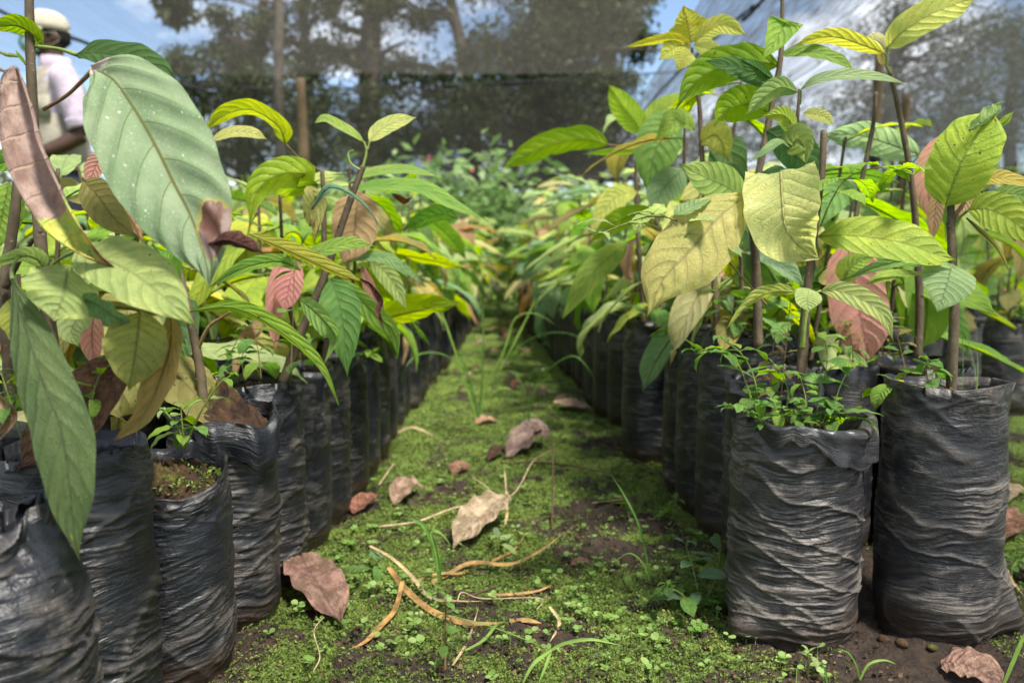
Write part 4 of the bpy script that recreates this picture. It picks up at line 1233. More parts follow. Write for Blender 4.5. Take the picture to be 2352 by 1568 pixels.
def grow(root, height, nleaf, seed, lean=(0, 0), palette=None, lo=0.16, size=(0.13, 0.22), r0=0.0055, avoid=None):
    """generic seedling: woody stem with drooping leaves"""
    r = random.Random(seed)
    b = Vector(root.location) + Vector((r.uniform(-.012, .012), r.uniform(-.012, .012), root['top'] - 0.01))
    tip = b + Vector((lean[0], lean[1], height))
    mid = (b + tip) / 2 + Vector((r.uniform(-.02, .02), r.uniform(-.02, .02), 0))
    stem_part(root, [b, mid, tip], [r0, r0 * 0.8, r0 * 0.55], seed=seed, m=7)
    a = r.uniform(0, 6.28)
    pal = palette or (PICK if root.location.y < 2.0 else PICK_FAR)
    main = r.choice(pal)
    for k in range(nleaf):
        t = lo + (1.02 - lo) * (k + r.random() * 0.6) / nleaf
        p = b + (tip - b) * min(t, 1.0) + (mid - (b + tip) / 2) * (1 - (2 * t - 1) ** 2)
        a += 2.4 + r.uniform(-.5, .5)
        el = r.uniform(-0.75, 0.35) + (0.5 if t > 0.92 else 0)
        if avoid and avoid(p, a): continue
        L = r.uniform(*size) * (0.7 if t > 0.92 else 1.0)
        c = main if r.random() < 0.45 else r.choice(pal)
        if t > 0.9 and r.random() < 0.6: c = r.choice(['lime', 'pale', 'pale', 'lime', 'bright'])
        if t < 0.5 and r.random() < 0.13: c = r.choice(['bronze', 'tan', 'olive', 'cream', 'salmon'])
        lib_leaf(root, p, a, el, L, c, r.uniform(-.35, .35), wx=r.uniform(0.8, 1.1))


# ------------------------------------------------------------------ the two rows along the path: bags
LG, RG = 'bags along the path, person\'s side', 'bags along the path, far side from the person'
PI = math.pi
lrow, rrow = [], []
lspec = [  # x, y, h, r, label, options
    (-0.390, 0.555, 0.27, 0.067, 'blurred seedling bag with folded shiny top at the photo\'s lower corner below the brown leaf', dict(shear=0.1, rim=0.012, wr=1.5, top_r=0.5, nz=150, m=120, loose=1.6, open_=0.045)),
    (-0.402, 0.69, 0.287, 0.066, 'seedling with big grey-green speckled leaf, in tall smooth-topped black bag', dict(shear=0.28, rim=0.006, open_=0.05, wr=1.15, nz=200, m=140, loose=0.35)),
    (-0.378, 0.822, 0.222, 0.066, 'short open black bag of mossy soil, its stem bare, small weed inside', dict(shear=0.35, rim=0.012, open_=0.012, wr=0.9, nz=170, m=140, mound=0.016, loose=0.7, tilt=0.014)),
    (-0.366, 0.952, 0.266, 0.066, 'slanting seedling in black bag with folded film and a heap of red-brown soil', dict(shear=0.2, rim=0.018, open_=0.012, nz=150, m=130, mound=0.048, top_r=1.03, loose=1.0, cuff=(1.3 * PI, 1.1, 0.045))),
    (-0.37, 1.085, 0.288, 0.067, 'leaning seedling with two pale leaves at its top, in finely wrinkled bag', dict(shear=0.06, rim=0.008, wr=1.25, nz=150, m=120, loose=0.8)),
    (-0.362, 1.218, 0.285, 0.065, 'seedling with a hanging dark green leaf, in sixth bag of the row', dict(shear=0.1, nz=90, m=90)),
    (-0.358, 1.348, 0.278, 0.064, 'seedling in narrow wrinkled bag behind the hanging dark green leaf', dict(shear=0.1, wr=1.2, nz=90, m=90)),
    (-0.356, 1.49, 0.264, 0.068, 'seedling in smooth dark bag with bent shoulder, eighth of the row', dict(shear=0.15, wr=0.6, nz=80, m=80, top_r=0.92)),
    (-0.36, 1.64, 0.306, 0.067, 'seedling in tall smooth bag, ninth of the row on the person\'s side', dict(shear=0.15, wr=0.7, nz=80, m=80)),
    (-0.362, 1.785, 0.298, 0.067, 'seedling in tall bag, tenth of the row on the person\'s side', dict(shear=0.2, wr=0.8, nz=70, m=72)),
]
for i, (x, y, h, r, lab, kw) in enumerate(lspec):
    lrow.append(potted(x, y, lab, LG, h, r, 21 + i, True, **kw))
rspec = [
    (0.338, 0.937, 0.264, 0.0785, 'seedling in dusty bag full of leafy weeds, its rim folded over, in front', dict(mat='bag_dusty', shear=0.10, rim=0.008, open_=0.03, wr=1.1, nz=230, m=170, cuff=(1.15 * PI, 1.5, 0.046), gusset=[(0.66 * PI, 0.030, 0.07)], loose=0.5)),
    (0.513, 0.935, 0.307, 0.07, 'seedling with upright lime leaf, in tall dusty bag with a corner flap at its foot', dict(mat='bag_dusty', shear=0.12, rim=0.006, open_=0.03, wr=0.8, nz=230, m=170, gusset=[(1.45 * PI, 0.046, 0.11)], loose=0.55)),
    (0.372, 1.13, 0.292, 0.069, 'tall dark-stemmed seedling in the bag right behind the weedy front bag', dict(shear=0.2, wr=0.9, nz=110, m=100)),
    (0.36, 1.262, 0.334, 0.068, 'seedling with yellow leaf cluster at its top, in smooth dark bag', dict(shear=0.3, wr=0.6, nz=100, m=90)),
    (0.35, 1.392, 0.32, 0.066, 'seedling in dull smooth bag between two wrinkled ones beside the path', dict(shear=0.3, wr=0.8, nz=90, m=90)),
    (0.35, 1.52, 0.305, 0.065, 'seedling in narrow wrinkled bag beside the wide black one', dict(shear=0.1, wr=1.2, nz=80, m=80)),
    (0.305, 1.768, 0.318, 0.068, 'seedling with two leaves spread in a V, in wide black bag jutting into the path', dict(shear=0.08, wr=0.6, nz=110, m=100, top_r=0.95)),
    (0.33, 1.95, 0.292, 0.064, 'seedling in bag right behind the jutting black one beside the path', dict(shear=0.1, wr=0.9, nz=80, m=80)),
    (0.312, 2.13, 0.3, 0.067, 'seedling in dark bag, ninth along the path opposite the person', dict(shear=0.1, wr=0.9, nz=70, m=72)),
]
for i, (x, y, h, r, lab, kw) in enumerate(rspec):
    rrow.append(potted(x, y, lab, RG, h, r, 51 + i, True, **kw))

# the rows go on towards the far net
y = 1.93
i = len(lrow)
while y < 6.4 and i < 37:
    lrow.append(potted(-0.366 + rng.uniform(-.012, .012), y, 'seedling in black bag, %s from the camera in the row nearer the person' % ordinal(i), LG, rng.uniform(.28, .31), seed=i))
    y += rng.uniform(0.145, 0.165); i += 1
y = 2.285
i = len(rrow)
while y < 6.4 and i < 37:
    rrow.append(potted(0.296 - 0.060 * (y - 2.3) + rng.uniform(-.012, .012), y, 'seedling in black bag, %s from the camera in the row farther from the person' % ordinal(i), RG, rng.uniform(.28, .31), seed=i + 3))
    y += rng.uniform(0.145, 0.165); i += 1

# ------------------------------------------------------------------ foreground seedlings, person's side
A = lrow[1]
DZ[A.name] = -0.045
stem_part(A, [P(140, 1010, .745), P(128, 880, .745), P(108, 700, .745), P(90, 520, .745), P(80, 330, .745), P(70, 130, .745), P(66, -60, .745)], [.0082, .0078, .0070, .0060, .0052, .0048, .0045], seed=1, m=12)
hero_leaf(A, [(214, 160, .70), (257, 180, .69), (306, 246, .675), (356, 332, .66), (398, 418, .645), (440, 500, .635), (470, 590, .63), (482, 655, .63)], 262, 8, 'grey', 0, mat='big_leaf',
          stalk=[(100, 252, .74), (150, 222, .73), (182, 193, .71)], prof='cocoa', fold=0.10, wave=0.03, waven=1.5, bulge=0.045, nv=7.2, n=46, m=20, stalk_mat='red_stem', stalk_r=.0016)
hero_leaf(A, [(482, 560, .628), (520, 550, .622), (560, 562, .618), (606, 582, .615)], 62, 20, (0.12, 0.05, 0.03), 0.6, mat='dead', prof='long', curl=1.6, wave=0.10, fold=0.0, n=22)
hero_leaf(A, [(176, 126, .735), (230, 122, .73), (300, 135, .72), (360, 165, .715), (399, 213, .71)], 84, -38, 'dark', 0.35, stalk=[(82, 107, .745), (135, 113, .74)], prof='blunt', fold=0.2, wave=0.04, stalk_r=.0015)
hero_leaf(A, [(40, 160, .69), (52, 240, .675), (72, 340, .665), (108, 440, .655), (150, 520, .65), (205, 580, .65), (276, 624, .65)], 170, 12, 'mauve', 0, mat='curl_leaf', stalk=[(0, 160, .73), (20, 165, .71)], prof='cocoa', curl=2.0, bulge=0.085, wave=0.05, n=60, m=18, stalk_mat='red_stem')
hero_leaf(A, [(176, 575, .68), (230, 590, .66), (310, 630, .64), (380, 685, .63), (452, 752, .625)], 150, -18, (0.28, 0.37, 0.10), 0.2, stalk=[(95, 640, .745), (130, 600, .72)], prof='cocoa', fold=0.12, wave=0.03, n=36, m=14)
hero_leaf(A, [(156, 612, .67), (150, 650, .655), (142, 690, .645), (122, 738, .64)], 165, -14, (0.29, 0.38, 0.11), 0.3, stalk=[(108, 700, .745), (140, 690, .72), (152, 640, .69)], prof='blunt', fold=-0.15, wave=0.05, n=30, m=14)
hero_leaf(A, [(190, 686, .66), (225, 700, .655), (262, 725, .65), (300, 740, .65)], 60, 30, (0.10, 0.20, 0.06), 0.2, prof='blunt', fold=0.35, wave=0.12)
hero_leaf(A, [(208, 705, .69), (280, 705, .685), (345, 718, .68), (400, 720, .68)], 36, 58, 'olive', 0.3, prof='long', fold=0.2, wave=0.06)
hero_leaf(A, [(322, 715, .66), (316, 770, .655), (308, 830, .655), (296, 898, .66)], 140, 10, (0.24, 0.26, 0.05), 0.4, prof='cocoa', fold=0.15, wave=0.04, n=30, m=12)
hero_leaf(A, [(392, 720, .68), (392, 790, .67), (372, 860, .67), (335, 945, .675), (264, 1014, .685)], 84, 28, (0.27, 0.20, 0.045), 0.1, prof='long', fold=0.25, wave=0.05, n=30, twist=25)
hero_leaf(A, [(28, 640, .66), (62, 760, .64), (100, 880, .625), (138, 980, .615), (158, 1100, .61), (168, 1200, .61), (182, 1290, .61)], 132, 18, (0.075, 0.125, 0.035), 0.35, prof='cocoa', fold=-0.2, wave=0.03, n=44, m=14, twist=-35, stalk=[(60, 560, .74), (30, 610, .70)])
hero_leaf(A, [(292, 815, .72), (235, 880, .71), (165, 955, .70), (100, 1020, .695), (30, 1085, .69)], 150, 22, 'brown', 0.2, mat='dead', prof='cocoa', fold=0.25, wave=0.05, n=34, m=12)
hero_leaf(A, [(100, 104, .745), (70, 75, .74), (30, 58, .735), (-40, 70, .73)], 60, -42, (0.16, 0.28, 0.02), 0.5, prof='cocoa', fold=0.2)
hero_leaf(A, [(104, 616, .74), (80, 592, .73), (40, 590, .72), (-60, 625, .71)], 56, -50, (0.25, 0.36, 0.10), 0.2, prof='cocoa', fold=0.15)
hero_leaf(A, [(192, 415, .76), (225, 450, .755), (262, 500, .75), (318, 550, .75)], 86, 10, 'olive', 0.1, prof='cocoa', fold=0.3)
hero_leaf(A, [(20, 690, .70), (35, 720, .69), (40, 760, .69), (28, 800, .69)], 80, 20, (0.34, 0.38, 0.05), 0.3, prof='round')
hero_leaf(A, [(0, 120, .74), (14, 126, .74), (32, 128, .742), (50, 133, .744)], 10, 0, 'pale', 0, prof='long')
hero_leaf(A, [(60, 148, .742), (52, 138, .742), (44, 128, .742), (36, 116, .742)], 9, 0, 'bright', 0, prof='long')

B = potted(-0.545, 0.725, 'seedling with thin knotty stem behind the brown curled leaf, partly out of the picture', 'second row of bags, person\'s side', h=0.29, seed=2)
DZ[B.name] = -0.07
stem_part(B, [P(26, 930, .80), P(14, 760, .80), P(12, 640, .80), P(30, 520, .80), P(45, 370, .80), P(50, 250, .80)], [.0065, .006, .0058, .0055, .005, .0045], seed=3, m=10)
stem_part(B, [P(12, 660, .79), P(35, 610, .785), P(66, 562, .78), P(90, 540, .775)], [.0045, .004, .0032, .002], name='branch', seed=4, m=8)
hero_leaf(B, [(60, 380, .86), (30, 370, .86), (0, 375, .86), (-60, 400, .86)], 60, -30, 'fern', 0.2)
hero_leaf(B, [(20, 420, .84), (10, 470, .83), (0, 520, .83), (-10, 580, .83)], 90, 10, 'bright', 0.2)
hero_leaf(B, [(245, 350, .90), (225, 370, .90), (212, 400, .90), (205, 440, .90)], 44, 20, 'salmon', 0.2)
hero_leaf(B, [(242, 440, .92), (275, 470, .92), (305, 505, .92), (330, 560, .92)], 50, 30, 'tan', 0)
hero_leaf(B, [(222, 700, .86), (212, 750, .85), (212, 800, .85), (222, 850, .85)], 52, 10, 'salmon', 0.1)
hero_leaf(B, [(205, 690, .80), (182, 720, .795), (165, 760, .79), (182, 798, .79)], 70, 15, 'pale', 0)
hero_leaf(B, [(150, 660, .82), (160, 720, .82), (148, 770, .82), (140, 830, .82)], 50, 20, 'olive', 0)
hero_leaf(B, [(-20, 880, .72), (5, 930, .72), (30, 960, .72), (-30, 1040, .72)], 46, 30, 'tan', 0.2, mat='dead', curl=1.0)

C = lrow[3]
DZ[C.name] = -0.035
stem_part(C, [P(470, 945, 1.0), P(458, 840, 1.0), P(432, 710, 1.0), P(414, 630, 1.0), P(400, 540, 1.0)], [.0072, .0068, .006, .0055, .0045], seed=5, m=10)
hero_leaf(C, [(437, 715, .92), (517, 704, .88), (585, 722, .86), (665, 774, .85), (716, 822, .845), (750, 870, .84), (778, 930, .84)], 46, 38, (0.19, 0.33, 0.03), 0.2, stalk=[(432, 720, 1.0), (434, 718, .96)], prof='long', fold=0.45, n=40, twist=25)
hero_leaf(C, [(575, 538, .90), (630, 560, .89), (700, 590, .885), (780, 627, .88), (836, 648, .88)], 44, 30, (0.38, 0.38, 0.05), 0.3, prof='long', fold=0.55, n=34)
hero_leaf(C, [(828, 640, .88), (856, 660, .878), (876, 690, .876), (872, 720, .876), (882, 755, .876)], 24, 30, (0.20, 0.09, 0.05), 0.2, mat='dead', prof='long', curl=1.4, wave=0.12)
hero_leaf(C, [(414, 640, .98), (398, 620, .95), (380, 600, .93), (350, 560, .92)], 80, 20, 'fern', 0.2)
stem_part(C, [P(455, 800, 1.0), P(480, 750, .99), P(508, 730, .985), P(530, 716, .98)], [.003, .0028, .0022, .0016], 'red_stem', 'branch', 6, 7)

D = lrow[4]
DZ[D.name] = -0.04
stem_part(D, [P(650, 880, 1.14), P(678, 800, 1.14), P(706, 728, 1.14), P(748, 625, 1.14), P(784, 520, 1.14), P(812, 440, 1.14), P(834, 382, 1.14)], [.0085, .0082, .0075, .0065, .006, .0055, .005], seed=7, m=10)
stem_part(D, [P(833, 386, 1.14), P(840, 360, 1.14), P(843, 338, 1.14)], [.0028, .0022, .0018], 'green_stem', 'shoot', 6, knots=False)
stem_part(D, [P(826, 390, 1.135), P(806, 376, 1.135), P(800, 352, 1.135), P(812, 345, 1.135)], [.002, .0018, .0016, .0012], 'green_stem', 'shoot', 6, knots=False)
hero_leaf(D, [(836, 326, 1.14), (812, 308, 1.13), (775, 287, 1.12), (745, 273, 1.11), (722, 283, 1.105)], 30, 42, (0.26, 0.38, 0.06), 0, stalk=[(843, 345, 1.14)], prof='long', fold=0.3)
hero_leaf(D, [(849, 324, 1.14), (872, 300, 1.15), (910, 280, 1.16), (956, 270, 1.17)], 40, -22, (0.42, 0.47, 0.12), 0, stalk=[(844, 345, 1.14)], prof='blunt', fold=0.15)
hero_leaf(D, [(824, 442, 1.22), (818, 490, 1.21), (812, 545, 1.20), (788, 606, 1.19)], 108, 8, 'bronze', 0, prof='blunt', fold=0.12, wave=0.03)
hero_leaf(D, [(716, 480, 1.12), (760, 430, 1.10), (830, 465, 1.09), (880, 530, 1.08)], 22, 60, (0.16, 0.27, 0.17), 0, prof='long')
hero_leaf(D, [(655, 428, 1.25), (700, 400, 1.23), (640, 400, 1.21), (590, 440, 1.20), (572, 520, 1.20)], 76, -10, (0.24, 0.36, 0.03), 0.6, prof='cocoa', fold=0.25)
hero_leaf(D, [(730, 425, 1.3), (690, 430, 1.29), (640, 430, 1.28), (606, 428, 1.27)], 70, -45, (0.20, 0.33, 0.03), 0.5, stalk=[(700, 400, 1.3)])
hero_leaf(D, [(690, 690, 1.06), (720, 712, 1.02), (755, 748, 1.0), (772, 780, 1.0), (745, 836, 1.0)], 60, 30, (0.16, 0.30, 0.05), 0, prof='long', fold=0.3, twist=40)
hero_leaf(D, [(690, 620, 1.1), (640, 600, 1.08), (560, 615, 1.07), (480, 660, 1.06)], 50, -50, (0.15, 0.28, 0.06), 0.2, prof='long')
hero_leaf(D, [(690, 600, 1.06), (730, 580, 1.04), (800, 560, 1.03), (865, 566, 1.02)], 46, -40, (0.19, 0.34, 0.03), 0.1, prof='cocoa')
hero_leaf(D, [(685, 600, 1.2), (668, 640, 1.19), (660, 680, 1.19), (650, 720, 1.19)], 64, 12, (0.55, 0.23, 0.19), 0.1)
hero_leaf(D, [(650, 590, 1.22), (632, 660, 1.21), (630, 730, 1.21), (634, 806, 1.21)], 40, 20, (0.52, 0.24, 0.18), 0.1, prof='blunt')
hero_leaf(D, [(712, 520, 1.18), (720, 470, 1.17), (728, 455, 1.16), (722, 560, 1.16)], 60, 10, (0.42, 0.42, 0.14), 0.7, prof='blunt')
hero_leaf(D, [(655, 330, 1.24), (640, 290, 1.22), (580, 252, 1.21), (520, 262, 1.2), (470, 300, 1.2)], 62, -55, (0.28, 0.36, 0.03), 0.5, stalk=[(742, 396, 1.3), (690, 365, 1.27)], fold=0.2, prof='blunt', stalk_mat='red_stem')
hero_leaf(D, [(487, 322, 1.15), (530, 305, 1.15), (575, 305, 1.15), (613, 320, 1.15)], 34, -40, (0.44, 0.46, 0.12), 0, prof='blunt')

E = lrow[5]
DZ[E.name] = -0.055
stem_part(E, [P(742, 870, 1.29), P(752, 760, 1.29), P(745, 600, 1.29), P(744, 480, 1.29), P(740, 390, 1.29)], [.0068, .0062, .0055, .005, .0042], seed=8, m=9)
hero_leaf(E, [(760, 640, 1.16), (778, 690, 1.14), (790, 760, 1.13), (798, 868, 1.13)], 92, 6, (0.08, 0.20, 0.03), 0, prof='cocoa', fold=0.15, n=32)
hero_leaf(E, [(800, 600, 1.25), (850, 590, 1.22), (900, 600, 1.2), (940, 640, 1.18)], 40, -45, (0.15, 0.27, 0.08), 0)
hero_leaf(E, [(782, 640, 1.22), (820, 680, 1.2), (860, 720, 1.19), (905, 762, 1.18), (915, 825, 1.18)], 56, 25, (0.17, 0.31, 0.03), 0.1, prof='long', twist=30)
hero_leaf(E, [(830, 610, 1.3), (850, 660, 1.29), (868, 700, 1.29), (892, 752, 1.29)], 34, 25, 'salmon', 0.1)
hero_leaf(E, [(850, 600, 1.3), (880, 620, 1.28), (910, 660, 1.27), (935, 715, 1.26)], 50, 15, (0.30, 0.40, 0.10), 0)
hero_leaf(E, [(800, 440, 1.4), (850, 428, 1.36), (960, 430, 1.33), (1040, 470, 1.32), (1122, 508, 1.31)], 50, -48, (0.15, 0.31, 0.03), 0.2, n=30)
hero_leaf(E, [(1050, 500, 1.4), (1010, 490, 1.38), (960, 510, 1.37), (925, 528, 1.36)], 50, -35, (0.10, 0.25, 0.03), 0)
hero_leaf(E, [(800, 420, 1.45), (840, 400, 1.42), (930, 390, 1.4), (1020, 410, 1.4)], 40, -55, (0.20, 0.34, 0.05), 0)
hero_leaf(E, [(900, 445, 1.35), (915, 455, 1.35), (930, 462, 1.35), (948, 452, 1.35)], 20, 10, (0.34, 0.10, 0.04), 0, mat='dead', curl=1.2)

# ------------------------------------------------------------------ foreground seedlings across the path
K = rrow[0]
DZ[K.name] = -0.035
stem_part(K, [P(1838, 900, .985), P(1843, 820, .985), P(1850, 720, .985), P(1866, 570, .985), P(1878, 470, .985), P(1888, 400, .985), P(1892, 300, .985)], [.0078, .0076, .0068, .0058, .0052, .0048, .0045], seed=9, m=12)
stem_part(K, [P(1842, 800, .975), P(1848, 740, .968), P(1856, 690, .965), P(1862, 668, .965)], [.0038, .0032, .0026, .002], 'green_stem', 'shoot', 8, knots=False)
hero_leaf(K, [(1838, 672, .955), (1780, 668, .95), (1725, 690, .945), (1668, 755, .94)], 38, -40, (0.30, 0.36, 0.07), 0.2, stalk=[(1850, 700, .965)], prof='cocoa', fold=0.3, wave=0.06, n=30)
hero_leaf(K, [(1858, 664, .955), (1856, 678, .945), (1855, 694, .94), (1857, 716, .938)], 62, -14, (0.31, 0.41, 0.12), 0.1, prof='blunt', fold=0.15)
hero_leaf(K, [(1886, 668, .96), (1930, 668, .95), (1985, 690, .945), (2030, 725, .94), (2052, 785, .94)], 52, -12, (0.31, 0.39, 0.10), 0, stalk=[(1856, 690, .965), (1870, 675, .962)], fold=0.2, n=30)
hero_leaf(K, [(1794, 395, .96), (1797, 460, .945), (1804, 520, .94), (1832, 562, .945), (1880, 594, .95)], 172, 6, (0.45, 0.48, 0.17), 0.05, prof='half', fold=-0.16, cup=-0.12, wave=0.03, bulge=0.045, n=36, m=16, stalk=[(1862, 420, .985), (1830, 392, .975)])
hero_leaf(K, [(1712, 450, .98), (1650, 500, .96), (1590, 570, .95), (1525, 640, .945), (1487, 728, .945)], 172, 8, (0.40, 0.385, 0.095), 0.05, prof='cocoa', fold=-0.1, cup=-0.1, bulge=0.06, n=40, m=16, wave=0.02)
hero_leaf(K, [(1880, 543, .99), (1940, 540, .97), (2010, 546, .96), (2090, 562, .95), (2150, 585, .95), (2196, 598, .95)], 108, -30, (0.26, 0.37, 0.02), 0.45, prof='cocoa', fold=0.12, n=38, m=14, stalk=[(1868, 550, .985)])
hero_leaf(K, [(1712, 462, 1.02), (1670, 430, 1.01), (1620, 408, 1.0), (1558, 376, 1.0)], 94, 20, (0.20, 0.32, 0.05), 0.1, prof='cocoa', fold=0.1, n=30)

Q = rrow[1]
DZ[Q.name] = -0.03
stem_part(Q, [P(2184, 905, .975), P(2188, 820, .975), P(2192, 700, .975), P(2188, 600, .975), P(2184, 510, .975), P(2183, 440, .975)], [.0072, .0072, .0068, .006, .0056, .005], seed=10, m=12)
hero_leaf(Q, [(2172, 472, .975), (2190, 420, .965), (2215, 360, .955), (2250, 300, .95), (2282, 255, .95)], 142, -10, (0.27, 0.42, 0.012), 0.25, stalk=[(2180, 520, .975), (2174, 495, .975)], prof='blunt', fold=0.10, bulge=0.045, n=40, m=16, stalk_mat='green_stem')
hero_leaf(Q, [(2225, 300, .945), (2262, 275, .94), (2290, 255, .94), (2304, 232, .94)], 46, 40, (0.26, 0.38, 0.14), 0, prof='long', fold=0.4, wave=0.08)
hero_leaf(Q, [(2290, 290, .95), (2305, 280, .948), (2316, 270, .946), (2327, 258, .945)], 20, 20, (0.27, 0.40, 0.05), 0, prof='long')
hero_leaf(Q, [(2186, 608, .955), (2178, 640, .945), (2168, 676, .94), (2152, 718, .938)], 118, -12, (0.20, 0.32, 0.12), 0.15, stalk=[(2188, 700, .975), (2200, 650, .965)], prof='round', fold=0.08, bulge=0.03, n=32, m=14)
hero_leaf(Q, [(2140, 608, 1.0), (2080, 598, .99), (2010, 614, .985), (1932, 645, .98)], 44, -48, (0.17, 0.29, 0.10), 0, prof='cocoa', fold=0.1)
hero_leaf(Q, [(2120, 628, 1.02), (2060, 630, 1.01), (2020, 640, 1.0), (1990, 652, 1.0)], 34, 40, (0.22, 0.34, 0.03), 0, prof='cocoa')
hero_leaf(Q, [(2232, 424, .97), (2270, 410, .96), (2320, 412, .95), (2420, 440, .94)], 48, -42, (0.40, 0.34, 0.035), 0.3, stalk=[(2190, 510, .975), (2215, 460, .972)], fold=0.2, stalk_mat='red_stem')
hero_leaf(Q, [(2225, 482, .96), (2270, 480, .945), (2330, 510, .93), (2400, 580, .92)], 90, -12, (0.27, 0.38, 0.015), 0.3, prof='cocoa', fold=0.12, n=32, stalk=[(2190, 520, .975), (2205, 500, .97)])
hero_leaf(Q, [(2272, 458, 1.0), (2310, 445, .99), (2350, 450, .985), (2400, 480, .98)], 44, -35, (0.12, 0.23, 0.03), 0.5, stalk=[(2235, 425, 1.0), (2255, 440, 1.0)], stalk_mat='dark_twig' if 'dark_twig' in M else 'stem')
hero_leaf(Q, [(2220, 500, .985), (2250, 530, .98), (2290, 570, .975), (2322, 630, .975)], 16, 40, (0.24, 0.26, 0.07), 0, prof='long')
hero_leaf(Q, [(2234, 430, 1.02), (2222, 455, 1.02), (2210, 480, 1.02), (2196, 500, 1.02)], 34, 10, 'tan', 0.1)
stem_part(Q, [P(2185, 500, .975), P(2205, 480, .975), P(2222, 450, .972), P(2234, 424, .97)], [.0035, .003, .0026, .002], 'red_stem', 'branch', 7, knots=False)

SG = 'second row of bags, across from the person'
Tt = potted(0.632, 1.215, 'tall grey-stemmed seedling with pale lime leaf reaching the top edge, behind the front bags', SG, h=0.295, seed=4)
stem_part(Tt, [P(2108, 825, 1.2), P(2112, 700, 1.2), P(2106, 560, 1.2), P(2094, 420, 1.19), P(2070, 280, 1.18), P(2042, 155, 1.17)], [.0075, .0072, .0064, .0056, .005, .0042], seed=12, m=11)
stem_part(Tt, [P(2046, 170, 1.17), P(2036, 150, 1.165), P(2038, 108, 1.16)], [.0028, .0024, .002], 'green_stem', 'shoot', 7, knots=False)
hero_leaf(Tt, [(2038, 110, 1.16), (2075, 72, 1.14), (2140, 32, 1.12), (2200, 8, 1.11), (2242, -4, 1.10)], 76, -18, (0.40, 0.46, 0.07), 0.1, prof='blunt', fold=0.12, n=32, m=12)
hero_leaf(Tt, [(2034, 124, 1.16), (1985, 105, 1.15), (1920, 85, 1.14), (1865, 90, 1.13), (1820, 108, 1.13)], 44, -30, (0.42, 0.46, 0.07), 0, prof='cocoa', fold=0.15, n=30, stalk=[(2040, 150, 1.165)])
hero_leaf(Tt, [(2032, 112, 1.17), (2018, 96, 1.17), (2005, 90, 1.17), (1986, 87, 1.17)], 34, -30, (0.50, 0.50, 0.24), 0, prof='blunt', fold=0.3)
hero_leaf(Tt, [(2020, 105, 1.18), (2024, 125, 1.18), (2027, 140, 1.18), (2029, 152, 1.18)], 20, 10, (0.42, 0.36, 0.10), 0.4, prof='long')
hero_leaf(Tt, [(2168, 310, 1.24), (2140, 370, 1.23), (2132, 430, 1.22), (2140, 512, 1.22)], 62, 12, (0.48, 0.24, 0.14), 0.1, prof='blunt', fold=0.15, n=30)
hero_leaf(Tt, [(2160, 430, 1.15), (2150, 470, 1.15), (2146, 510, 1.15), (2140, 560, 1.15)], 36, 10, 'bronze', 0)
hero_leaf(Tt, [(2110, 355, 1.3), (2040, 330, 1.3), (1970, 310, 1.3), (1890, 312, 1.3)], 78, -22, (0.24, 0.36, 0.17), 0.15, prof='blunt', fold=-0.12, wave=0.05, bulge=0.05, bite=0.35, n=32, m=12)

S2 = potted(0.485, 1.225, 'seedling with large salmon-pink hanging leaf, between the two front bags', SG, h=0.29, seed=5)
stem_part(S2, [P(1932, 815, 1.2), P(1942, 700, 1.2), P(1958, 560, 1.2), P(1975, 440, 1.2), P(2005, 290, 1.2), P(2012, 212, 1.2)], [.0062, .0058, .0052, .0046, .004, .0036], seed=14, m=9)
hero_leaf(S2, [(1945, 555, 1.16), (1958, 620, 1.145), (1972, 700, 1.135), (1985, 770, 1.13), (1998, 832, 1.13)], 128, 6, (0.46, 0.21, 0.15), 0.0, prof='blunt', fold=0.08, bulge=0.03, n=36, m=14)
hero_leaf(S2, [(1935, 648, 1.10), (1950, 620, 1.09), (1975, 600, 1.08), (2010, 590, 1.07)], 62, -25, (0.22, 0.37, 0.03), 0, prof='round', fold=0.2)
hero_leaf(S2, [(1968, 430, 1.24), (1930, 440, 1.23), (1890, 480, 1.22), (1850, 545, 1.22)], 80, 15, 'fern', 0.1)

Kd = rrow[2]
DZ[Kd.name] = -0.05
stem_part(Kd, [P(1742, 800, 1.2), P(1738, 640, 1.2), P(1730, 480, 1.2), P(1748, 370, 1.2), P(1772, 250, 1.2), P(1792, 140, 1.2), P(1797, 40, 1.2), P(1794, -60, 1.2)], [.0085, .008, .0072, .0064, .0056, .0048, .0036, .003], seed=15, m=11)
hero_leaf(Kd, [(1792, 80, 1.18), (1805, 50, 1.17), (1800, 60, 1.17), (1778, 100, 1.165), (1752, 138, 1.16)], 80, 10, (0.20, 0.36, 0.02), 0.1, prof='round', fold=0.15)
hero_leaf(Kd, [(1790, 128, 1.2), (1850, 118, 1.19), (1920, 135, 1.185), (1966, 166, 1.18)], 44, -45, (0.14, 0.27, 0.02), 0.3, prof='cocoa', fold=0.2, bite=0.4)
hero_leaf(Kd, [(1840, 205, 1.12), (1880, 182, 1.11), (1950, 172, 1.10), (2020, 178, 1.10), (2078, 192, 1.10)], 34, -42, (0.22, 0.33, 0.14), 0, prof='long', fold=0.2, n=30, stalk=[(1838, 240, 1.13)])
hero_leaf(Kd, [(1832, 212, 1.12), (1790, 200, 1.11), (1745, 230, 1.10), (1712, 268, 1.10)], 52, -28, (0.24, 0.36, 0.10), 0.1, prof='cocoa', fold=0.15)
hero_leaf(Kd, [(1790, 150, 1.22), (1720, 140, 1.2), (1640, 160, 1.19), (1590, 195, 1.18), (1552, 252, 1.18)], 92, -20, (0.15, 0.28, 0.02), 0.4, prof='cocoa', fold=0.15, bite=0.2, n=32, m=12)
